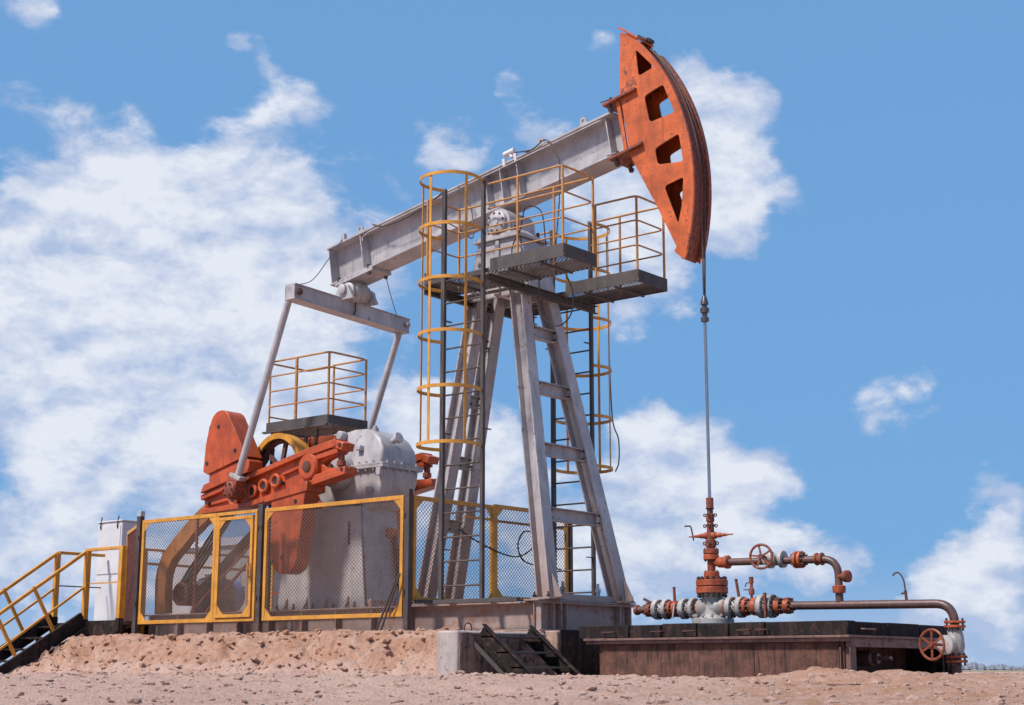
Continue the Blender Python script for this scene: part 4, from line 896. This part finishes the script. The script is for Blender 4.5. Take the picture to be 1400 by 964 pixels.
# ------------------------------------------------------------------ platforms with railings
def rail_run(par, pts, zt, levels, r=.0165, mat='railing', rnd_=.10):
    for h in levels:
        m = MB(); m.path(bend([(x, y, zt + h) for x, y in pts], rnd_, 5), r if h == max(levels) else r * .8, 8); m.build('rail', mat, par)
def platform(s, label):
    t = thing('service_platform', label, 'platform', (-.6, s * .88, 5.40), 'service platforms on the tower')
    zt, zb = 5.57, 5.385; Y0, Y1 = -1.25, -.50; X0, X1 = -1.95, .56
    if s > 0: Y0, Y1 = .50, 1.25
    yo = Y0 if s < 0 else Y1; yi = Y1 if s < 0 else Y0
    g = MB().grid((X0, Y0, zb + .02), (1, 0, 0), (0, 1, 0), X1 - X0, Y1 - Y0, .075, .060, .010, .005); g.build('grating', 'dark', t, kind='stuff')
    # toe boards
    for a, b in (((-.72, Y0), (X1, Y0)) if s < 0 else ((-.72, Y0), (X1, Y0)), ((X1, Y0), (X1, Y1)), ((X0, Y1), (X1, Y1)), ((X0, Y0), (X0, Y1))):
        pa = V((*a, (zt + zb) / 2)); pb = V((*b, (zt + zb) / 2)); d = (pb - pa).normalized() * .005
        MB().bar(pa + d, pb - d, .008, zt - zb).build('toe_board', 'dark', t, .002)
    if s > 0: MB().bar((X0 + .01, Y0, zb + .03), (-.73, Y0, zb + .03), .008, .06).build('edge_bar', 'dark', t)
    else: MB().bar((X0 + .01, Y0, zb + .03), (-.73, Y0, zb + .03), .008, .06).build('edge_bar', 'dark', t)
    for xx in (-1.5, -.95, -.4, .15):
        MB().bar((xx, Y0 + .01, zb - .012), (xx, Y1 - .01, zb - .012), .03, .03).build('joist', 'dark', t)
    lv = (.37, .74, 1.10)
    X0 += .03; X1 -= .03; Y0 += .03; Y1 -= .03; yo = Y0 if s < 0 else Y1
    near = [(-.78, Y0), (X1, Y0), (X1, Y1), (X0, Y1), (X0, Y0 + .02)] if s < 0 else [(-.78, Y1), (X1, Y1), (X1, Y0), (-.2, Y0)]
    rail_run(t, near, zt, lv)
    if s > 0: rail_run(t, [(X0, Y0), (X0, Y1), (-1.58, Y1)], zt, lv)
    for px, py in ((X1, Y0), (X1, Y1), (-.25, yo), (X0, Y1), (-.15, Y1) if s < 0 else (-.2, Y0), (X0, Y0)):
        MB().tube((px, py, zt - .12), (px, py, zt + 1.10), .019, n=10).build('railing_post', 'railing', t)
    return t
platform(-1, 'grated service platform on the near side of the tower, nearer the ladder')
platform(1, 'grated service platform on the far side of the tower, below the horse head')
sf = thing('platform_support', 'dark steel cross beams carrying both tower platforms', 'beam', (-1.3, 0, 5.3))
for xx in (-.73, -1.90):
    m = MB(); m.channel((xx, -1.27, 5.30), (xx, 1.27, 5.30), .07, .12, .010); m.build('cross_beam', 'dark', sf, .003)
for sy in (-1, 1):
    m = MB(); m.bar((-1.92, sy * .47, 5.345), (-.70, sy * .47, 5.345), .05, .035); m.build('bearer', 'dark', sf, .003)

rp = thing('service_platform', 'small railed platform above the gear reducer', 'platform', (-5.2, -.15, 3.75))
zt, zb, X0, X1, Y0, Y1 = 3.88, 3.74, -5.98, -4.56, -.58, .30
MB().grid((X0, Y0, zb + .02), (1, 0, 0), (0, 1, 0), X1 - X0, Y1 - Y0, .075, .060, .010, .005).build('grating', 'dark', rp, kind='stuff')
for a, b in (((X0, Y0), (X1, Y0)), ((X1, Y0), (X1, Y1)), ((X0, Y1), (X1, Y1)), ((X0, Y0), (X0, Y1))):
    pa = V((*a, (zt + zb) / 2)); pb = V((*b, (zt + zb) / 2)); d = (pb - pa).normalized() * .005
    MB().bar(pa + d, pb - d, .008, zt - zb).build('toe_board', 'dark', rp, .002)
X0 += .03; X1 -= .03; Y0 += .03; Y1 -= .03
rail_run(rp, [(X0, Y0), (X1, Y0), (X1, Y1), (X0 + .6, Y1)], zt, (.26, .51, .76, 1.0), rnd_=.10)
MB().path(bend([(X0, Y0, zt - .1), (X0, Y0, zt + 1.0), (X0 + .2, Y0, zt + 1.0)], .1), .0165, 8).build('railing_post', 'railing', rp)
for px, py, r in ((X0 + .62, Y0, .026), (X1, Y0, .02), (X1, Y1, .02), (X0 + .62, Y1, .02)): MB().tube((px, py, zt - .12), (px, py, zt + 1.0), r, n=10).build('railing_post', 'railing', rp)
rail_run(rp, [(X0, Y0), (X0, Y1), (X0 + .6, Y1)], zt, (.1, .98))
for px, py in ((X0 + .05, Y0 + .05), (X0 + .05, Y1 - .05), (X1 - .4, Y1 - .05), (-5.1, -.30)): MB().bar((px, py, 2.44 if px > -5.5 else .90), (px, py, zb), .05, .05).build('support_post', 'dark', rp)
MB().box(X0 - .10, X1, Y0 - .05, Y0 + .01, zb - .03, zb - .001).build('edge_angle', 'dark', rp)

# ------------------------------------------------------------------ mesh fence
def panel(par, o, ux, W, z0, z1, mat='yellow', wire='wire', fw=.058, mids=(), gus=.13, rails=(), name='panel'):
    o = V((o[0], o[1], 0)); ux = V((*ux, 0)).normalized(); nrm = V((ux.y, -ux.x, 0)); Z = V((0, 0, 1))
    def P(a, z): return o + ux * a + Z * z
    m = MB(); h = fw / 2
    m.bar(P(0, z0 + h), P(W, z0 + h), .04, fw); m.bar(P(0, z1 - h), P(W, z1 - h), .04, fw)
    for a in (h, W - h) + tuple(mids): m.bar(P(a, z0 + fw), P(a, z1 - fw), fw, .04, nrm)
    fr_ = m.build(name, mat, par, .003)
    for a, sx in ((fw, 1), (W - fw, -1)):
        for z, sz in ((z0 + fw, 1), (z1 - fw, -1)):
            g = MB(); g.add([P(a, z) + nrm * k for k in (.008, .014)] + [P(a + sx * gus, z) + nrm * k for k in (.008, .014)] + [P(a, z + sz * gus) + nrm * k for k in (.008, .014)], [(0, 2, 4), (1, 5, 3), (0, 1, 3, 2), (2, 3, 5, 4), (0, 4, 5, 1)])
            g.build('gusset', mat, fr_)
    w_ = MB().grid(P(fw * .6, z0 + fw * .6), ux, Z, W - fw * 1.2, z1 - z0 - fw * 1.2, .066, .060, .0064, .0035); w_.build('wire_mesh', wire, fr_, kind='stuff')
    for z in rails: MB().bar(P(fw, z) - nrm * .03, P(W - fw, z) - nrm * .03, .03, .035).build('mid_rail', mat, fr_)
    return fr_
FY = -1.50
fn = thing('mesh_fence', 'yellow framed mesh fence along the near side of the machine', 'fence', (-5, FY, .5), 'yellow mesh fencing')
for xx in (-7.90, -4.96, -1.96):
    zb_ = ground_z(xx, FY) - .1
    MB().box(xx - .045, xx + .045, FY - .04, FY + .04, zb_, 2.43 if xx < -2 else 2.44).build('post', 'post', fn, .004)
panel(fn, (-7.82, FY - .0), (1, 0), 1.83, .70, 2.36)
gt = panel(fn, (-5.985, FY), (1, 0), .935, .70, 2.36, fw=.05, gus=.001)
gd = panel(fn, (-5.93, FY - .022), (1, 0), .81, .76, 2.28, fw=.05, gus=.14, name='gate')
m = MB(); m.path(bend([(-5.15, FY - .05, 1.55), (-5.15, FY - .09, 1.55), (-5.15, FY - .09, 1.35), (-5.15, FY - .05, 1.35)], .02), .012, 6); m.build('gate_handle', 'yellow', gd)
panel(fn, (-4.88, FY), (1, 0), 2.84, .70, 2.36)
for xx in (-7.87, -4.92, -4.99, -1.99):
    for z in (1.0, 2.05): MB().tube((xx, FY - .05, z), (xx, FY - .05, z + .06), .014, n=8).build('hinge', 'post', fn)
fc = thing('mesh_fence', 'yellow mesh fence crossing behind the near ladder', 'fence', (-1.96, .3, .9), 'yellow mesh fencing')
panel(fc, (-1.96, FY + .09), (0, 1), 1.74, .91, 2.36, rails=())
panel(fc, (-1.96, .34), (0, 1), 1.78, .99, 2.38, rails=(2.14,))
MB().bar((-1.92, -.35, 2.14), (-1.92, .34, 2.14), .03, .035).build('mid_rail', 'yellow', fc)
MB().box(-2.0, -1.92, 2.13, 2.21, .40, 2.42).build('post', 'post', fc, .004)
MB().box(-1.99, -1.93, .275, .335, .87, 2.36).build('post', 'yellow', fc, .004)
sill = MB(); sill.bar((-1.90, -1.40, .905), (-1.90, 2.1, .975), .06, .05); sill.build('sill_bar', 'dark', fc, .004)
gg = thing('mesh_gate', 'yellow mesh gate swung open beside the white cabinet', 'gate', (-7.96, FY + .03, .7), 'yellow mesh fencing')
panel(gg, (-7.97, FY + .02), (-.859, .512), 1.55, .66, 2.31, wire='orangedirty')
pr = MB(); pr.path([(-2.36, FY - .12, .46), (-2.03, FY - .08, 1.28)], .016, 8); tag(pr.build('prop_pole', 'post'), 'thin brown pole leaning on the fence near its corner post', 'pole')
pr = MB(); pr.path([(-2.45, FY - .12, .46), (-2.12, FY - .06, 1.20)], .016, 8); tag(pr.build('prop_pole', 'post'), 'second thin pole leaning beside the first, slightly shorter', 'pole')

# ------------------------------------------------------------------ landing and stair at the left
ld = thing('entry_landing', 'black steel landing with yellow rails beside the white cabinet', 'landing', (-9.1, -1, .5))
MB().box(-10.0, -8.10, -1.60, -.64, .70, .76).build('deck', 'dark', ld, .004)
m = MB(); m.box(-9.06, -8.10, -1.64, -1.602, .53, .775); m.build('edge_beam', 'black', ld, .004)
m = MB(); m.box(-10.0, -9.9, -1.60, -.64, .53, .698); m.build('edge_beam', 'black', ld, .004)
m = MB(); m.box(-9.89, -8.2, -.76, -.66, .53, .698); m.build('edge_beam', 'black', ld, .004)
for px in (-9.95, -8.2):
    for py in (-1.55, -.72): MB().bar((px, py, -.2), (px, py, .70), .09, .09).build('support_leg', 'black', ld)
for px, py in ((-9.10, -1.62), (-8.16, -1.62)):
    MB().bar((px, py, .50 if px < -9 else .6), (px, py, .80), .095, .095).build('post_base', 'black', ld)
    MB().bar((px, py, .80), (px, py, 1.92), .085, .085).build('railing_post', 'yellow', ld, .006)
MB().bar((-9.95, -1.62, .60), (-9.95, -1.62, .86), .09, .09).build('post_base', 'black', ld)
MB().bar((-9.95, -1.62, .86), (-9.95, -1.62, 1.92), .08, .08).build('railing_post', 'yellow', ld, .006)
MB().bar((-9.14, -1.62, 1.935), (-8.12, -1.62, 1.935), .075, .05).build('handrail', 'yellow', ld, .006)
MB().bar((-9.06, -1.62, 1.38), (-8.2, -1.62, 1.38), .02, .02).build('mid_rail', 'yellow', ld)
MB().bar((-9.95, -1.60, 1.935), (-9.95, -.68, 1.935), .06, .05).build('handrail', 'yellow', ld, .006)
MB().bar((-9.95, -1.58, 1.38), (-9.95, -.72, 1.38), .02, .02).build('mid_rail', 'rope', ld)
as_ = thing('access_stair', 'black steel stair with yellow handrails descending the sand bank', 'stair', (-9.5, -2.4, .2))
A0, A1 = V((0, -1.66, .80)), V((0, -3.25, -.17)); sd = (A1 - A0).normalized()
for xx in (-9.10, -9.95):
    X_ = V((xx, 0, 0))
    MB().channel(A0 + X_ + sd * -.02, A1 + X_, .06, .23, .012).build('stringer', 'black', as_, .003)
    T0, T1 = V((xx, -1.62, 1.93)), V((xx, -3.30, .78))
    MB().bar(T0, T1, .06, .05).build('handrail', 'yellow', as_, .006)
    off = V((0, 0, -.58)); MB().bar(T0 + off, T1 + off + (T1 - T0) * .06, .04, .035).build('mid_rail', 'yellow', as_, .004)
    nrm = V((0, -sd.z, sd.y)); nrm = nrm if nrm.z > 0 else -nrm
    for k in (.30, .72):
        b0 = A0 + X_ + (A1 - A0) * k; tp = b0 + nrm * .92
        MB().bar(b0 + nrm * .02, tp, .045, .05, (1, 0, 0)).build('baluster', 'yellow', as_, .004)
for k in range(5):
    c = A0 + (A1 - A0) * ((k + .6) / 5.2); MB().box(-9.92, -9.13, c.y - .12, c.y + .12, c.z - .02, c.z + .01).build('tread', 'black', as_, .003)
MB().bar((-9.10, -1.66, .72), (-9.1, -1.72, .40), .05, .05).build('hanger', 'black', as_)
MB().bar((-8.95, -1.66, .62), (-8.98, -2.30, .22), .03, .12).build('kick_plate', 'black', as_)
MB().bar((-9.95, -1.9, .60), (-9.95, -1.9, -.2), .06, .06).build('support_leg', 'black', as_)
MB().bar((-9.95, -2.75, .10), (-9.95, -2.75, -.3), .06, .06).build('support_leg', 'black', as_)

# ------------------------------------------------------------------ cabinets
tcab = thing('control_cabinet', 'tall white control cabinet standing behind the entry landing', 'cabinet', (-9.95, -.35, .3))
cx0, cx1, cy0, cy1 = -10.28, -9.60, -.60, -.12
MB().box(cx0, cx1, cy0, cy1, .30, 2.52).build('body', 'white', tcab, .012)
m = MB(); m.box(cx0 - .02, cx1 + .02, cy0 - .02, cy1 + .02, 2.522, 2.55); m.build('roof', 'white', tcab, .006)
MB().box(cx0 + .03, cx1 - .03, cy0 - .012, cy0 - .002, 1.62, 2.46).build('door', 'white', tcab, .004)
MB().box(cx0 + .03, cx1 - .03, cy0 - .012, cy0 - .002, .82, 1.55).build('door', 'white', tcab, .004)
for xx in (cx0 + .10, cx1 - .10):
    m = MB(); m.path(bend([(xx, cy0 - .015, 2.40), (xx, cy0 - .03, 2.46), (xx, cy0 - .01, 2.57), (xx, cy0, 2.62)], .02), .012, 6); m.build('latch', 'bolt', tcab)
gcab = thing('control_cabinet', 'grey steel cabin with double doors seen through the mesh fence', 'cabinet', (-9.4, 1.9, .8))
gx0, gx1, gy0, gy1 = -11.3, -8.4, 1.60, 2.9
MB().box(gx0, gx1, gy0, gy1, .30, 2.22).build('body', 'cabgrey', gcab, .012)
m = MB(); m.add([(gx0 - .05, gy0 - .06, 2.22), (gx1 + .05, gy0 - .06, 2.22), (gx1 + .05, gy1 + .06, 2.22), (gx0 - .05, gy1 + .06, 2.22), (gx0 + .9, gy0 + .4, 2.42), (gx1 - .5, gy0 + .4, 2.42), (gx1 - .5, gy1 - .4, 2.42), (gx0 + .9, gy1 - .4, 2.42)],
                [(0, 1, 2, 3), (7, 6, 5, 4), (0, 4, 5, 1), (1, 5, 6, 2), (2, 6, 7, 3), (3, 7, 4, 0)]); m.build('roof', 'cabgrey', gcab, .006)
for xa, xb in ((-9.5, -8.97), (-8.96, -8.45)):
    dr = MB().box(xa, xb, gy0 - .02, gy0 - .002, .70, 2.10).build('door', 'cabgrey', gcab, .004)
    hxx = xb - .06 if xa < -9.2 else xa + .06
    MB().bar((hxx - .05, gy0 - .04, 1.45), (hxx + .05, gy0 - .04, 1.45), .02, .02).build('handle', 'bolt', dr)
lp = MB(); lp.bar((-10.6, .55, .5), (-10.6, .55, 2.85), .10, .10); tag(lp.build('steel_post', 'cabgrey', None, .006), 'grey steel post behind the mesh fence by the white cabinet', 'post')
yr = thing('guard_rail', 'yellow guard rail crossing behind the motor', 'rail', (-8.6, .6, .8))
for z in (1.93, 1.70): MB().bar((-8.2 - (.0), -1.2, z), (-8.2, 1.15, z), .04, .04).build('rail', 'yellow', yr, .004)
for yy in (-1.15, 1.12): MB().bar((-8.2, yy, .50), (-8.2, yy, 1.95), .07, .07).build('post', 'yellow', yr, .004)
yf = thing('mesh_gate', 'small orange framed gate before the grey cabin', 'gate', (-7.6, 1.3, .9))
MB().box(-8.04, -7.96, 1.35, 1.43, .50, 2.26).build('post', 'post', yf)
for z in (2.18, 1.30): MB().bar((-7.96, 1.39, z), (-6.6, 1.39, z), .04, .05).build('rail', 'orangedirty', yf)
MB().bar((-7.90, 1.39, .9), (-7.90, 1.39, 2.16), .05, .04).build('stile', 'yellow', yf)

# ------------------------------------------------------------------ cables
def cable(pts, label, r=.011, mat='rubber_and_shade', smooth=10):
    m = MB(); m.path(curve(pts, smooth), r, 6); o = m.build('cable', mat); tag(o, label, 'cable'); return o
cable([bp_(-3.28, -.16, BH + .08), (-4.75, -.45, 6.45), (-4.75, -.80, 6.02), (-4.74, -1.12, 5.87)], 'thin stay cable from the beam tail to the near equalizer end', .007, 'rope')
cable([(-4.15, .24, 6.16), (-4.4, .62, 5.96), (-4.7, 1.08, 5.76)], 'thin stay cable from the beam to the far equalizer end', .007, 'rope')
cable([bp_(-2.6, -.22, BH + .03), bp_(-2.35, -.23, .56), bp_(-1.9, -.23, .52), bp_(-1.4, -.23, BH - .1), bp_(-1.0, -.23, BH + .01)], 'black cable sagging along the rear half of the beam', .010)
cable([bp_(-.75, -.24, .62), bp_(-.55, -.26, .20), (-1.75, -.42, 6.25), (-1.95, -.5, 6.40), (-2.2, -.5, 6.55)], 'black cable looping down beside the tower bearing', .010)
cable([bp_(.36, -.2, BH + .08), bp_(.7, -.23, BH - .02), bp_(.98, -.23, BH + .02), (-.27, -.26, 7.2), (-.22, -.3, 6.81), (-.19, -.36, 6.42), (-.16, -.47, 5.9), (-.15, -.50, 5.6)], 'black cable dropping from the floodlight to the near platform', .010)
cable([(-.43, -.52, 5.45), (-.43, -.5, 4.98), (-.30, -.5, 4.75), (-.09, -.5, 4.66), (.11, -.5, 4.79), (.15, -.5, 5.09), (.05, -.52, 5.37)], 'black cable loop hanging below the tower platforms', .010)
cable([(-.9, -.5, 5.55), (-1.0, -.42, 5.95), (-.85, -.42, 6.2), (-.72, -.45, 6.5), (-.45, -.45, 6.4), (-.35, -.48, 6.0), (-.32, -.5, 5.6)], 'black cable arched over the bearing beside the junction box', .010)
cable([(-1.9, -.52, 1.95), (-1.9, -.07, 1.79), (-1.9, .51, 1.65), (-1.9, .89, 1.65), (-1.9, 1.22, 1.83), (-1.9, 1.17, 2.0), (-1.9, .96, 2.01), (-1.9, .82, 1.81), (-1.92, .96, 1.6), (-1.92, 1.29, 1.53), (-1.92, 1.9, 1.5)], 'black cable curled in a loop on the crossing mesh fence', .011)
cable([(-1.1, 2.06, 6.7), (-1.08, 2.06, 5.3), (-1.06, 2.06, 4.36), (-1.02, 2.06, 3.73), (-.92, 2.06, 3.44), (-.92, 2.06, 3.1), (-.98, 2.05, 2.95)], 'thin cable hanging beside the far ladder cage', .010, 'dark')
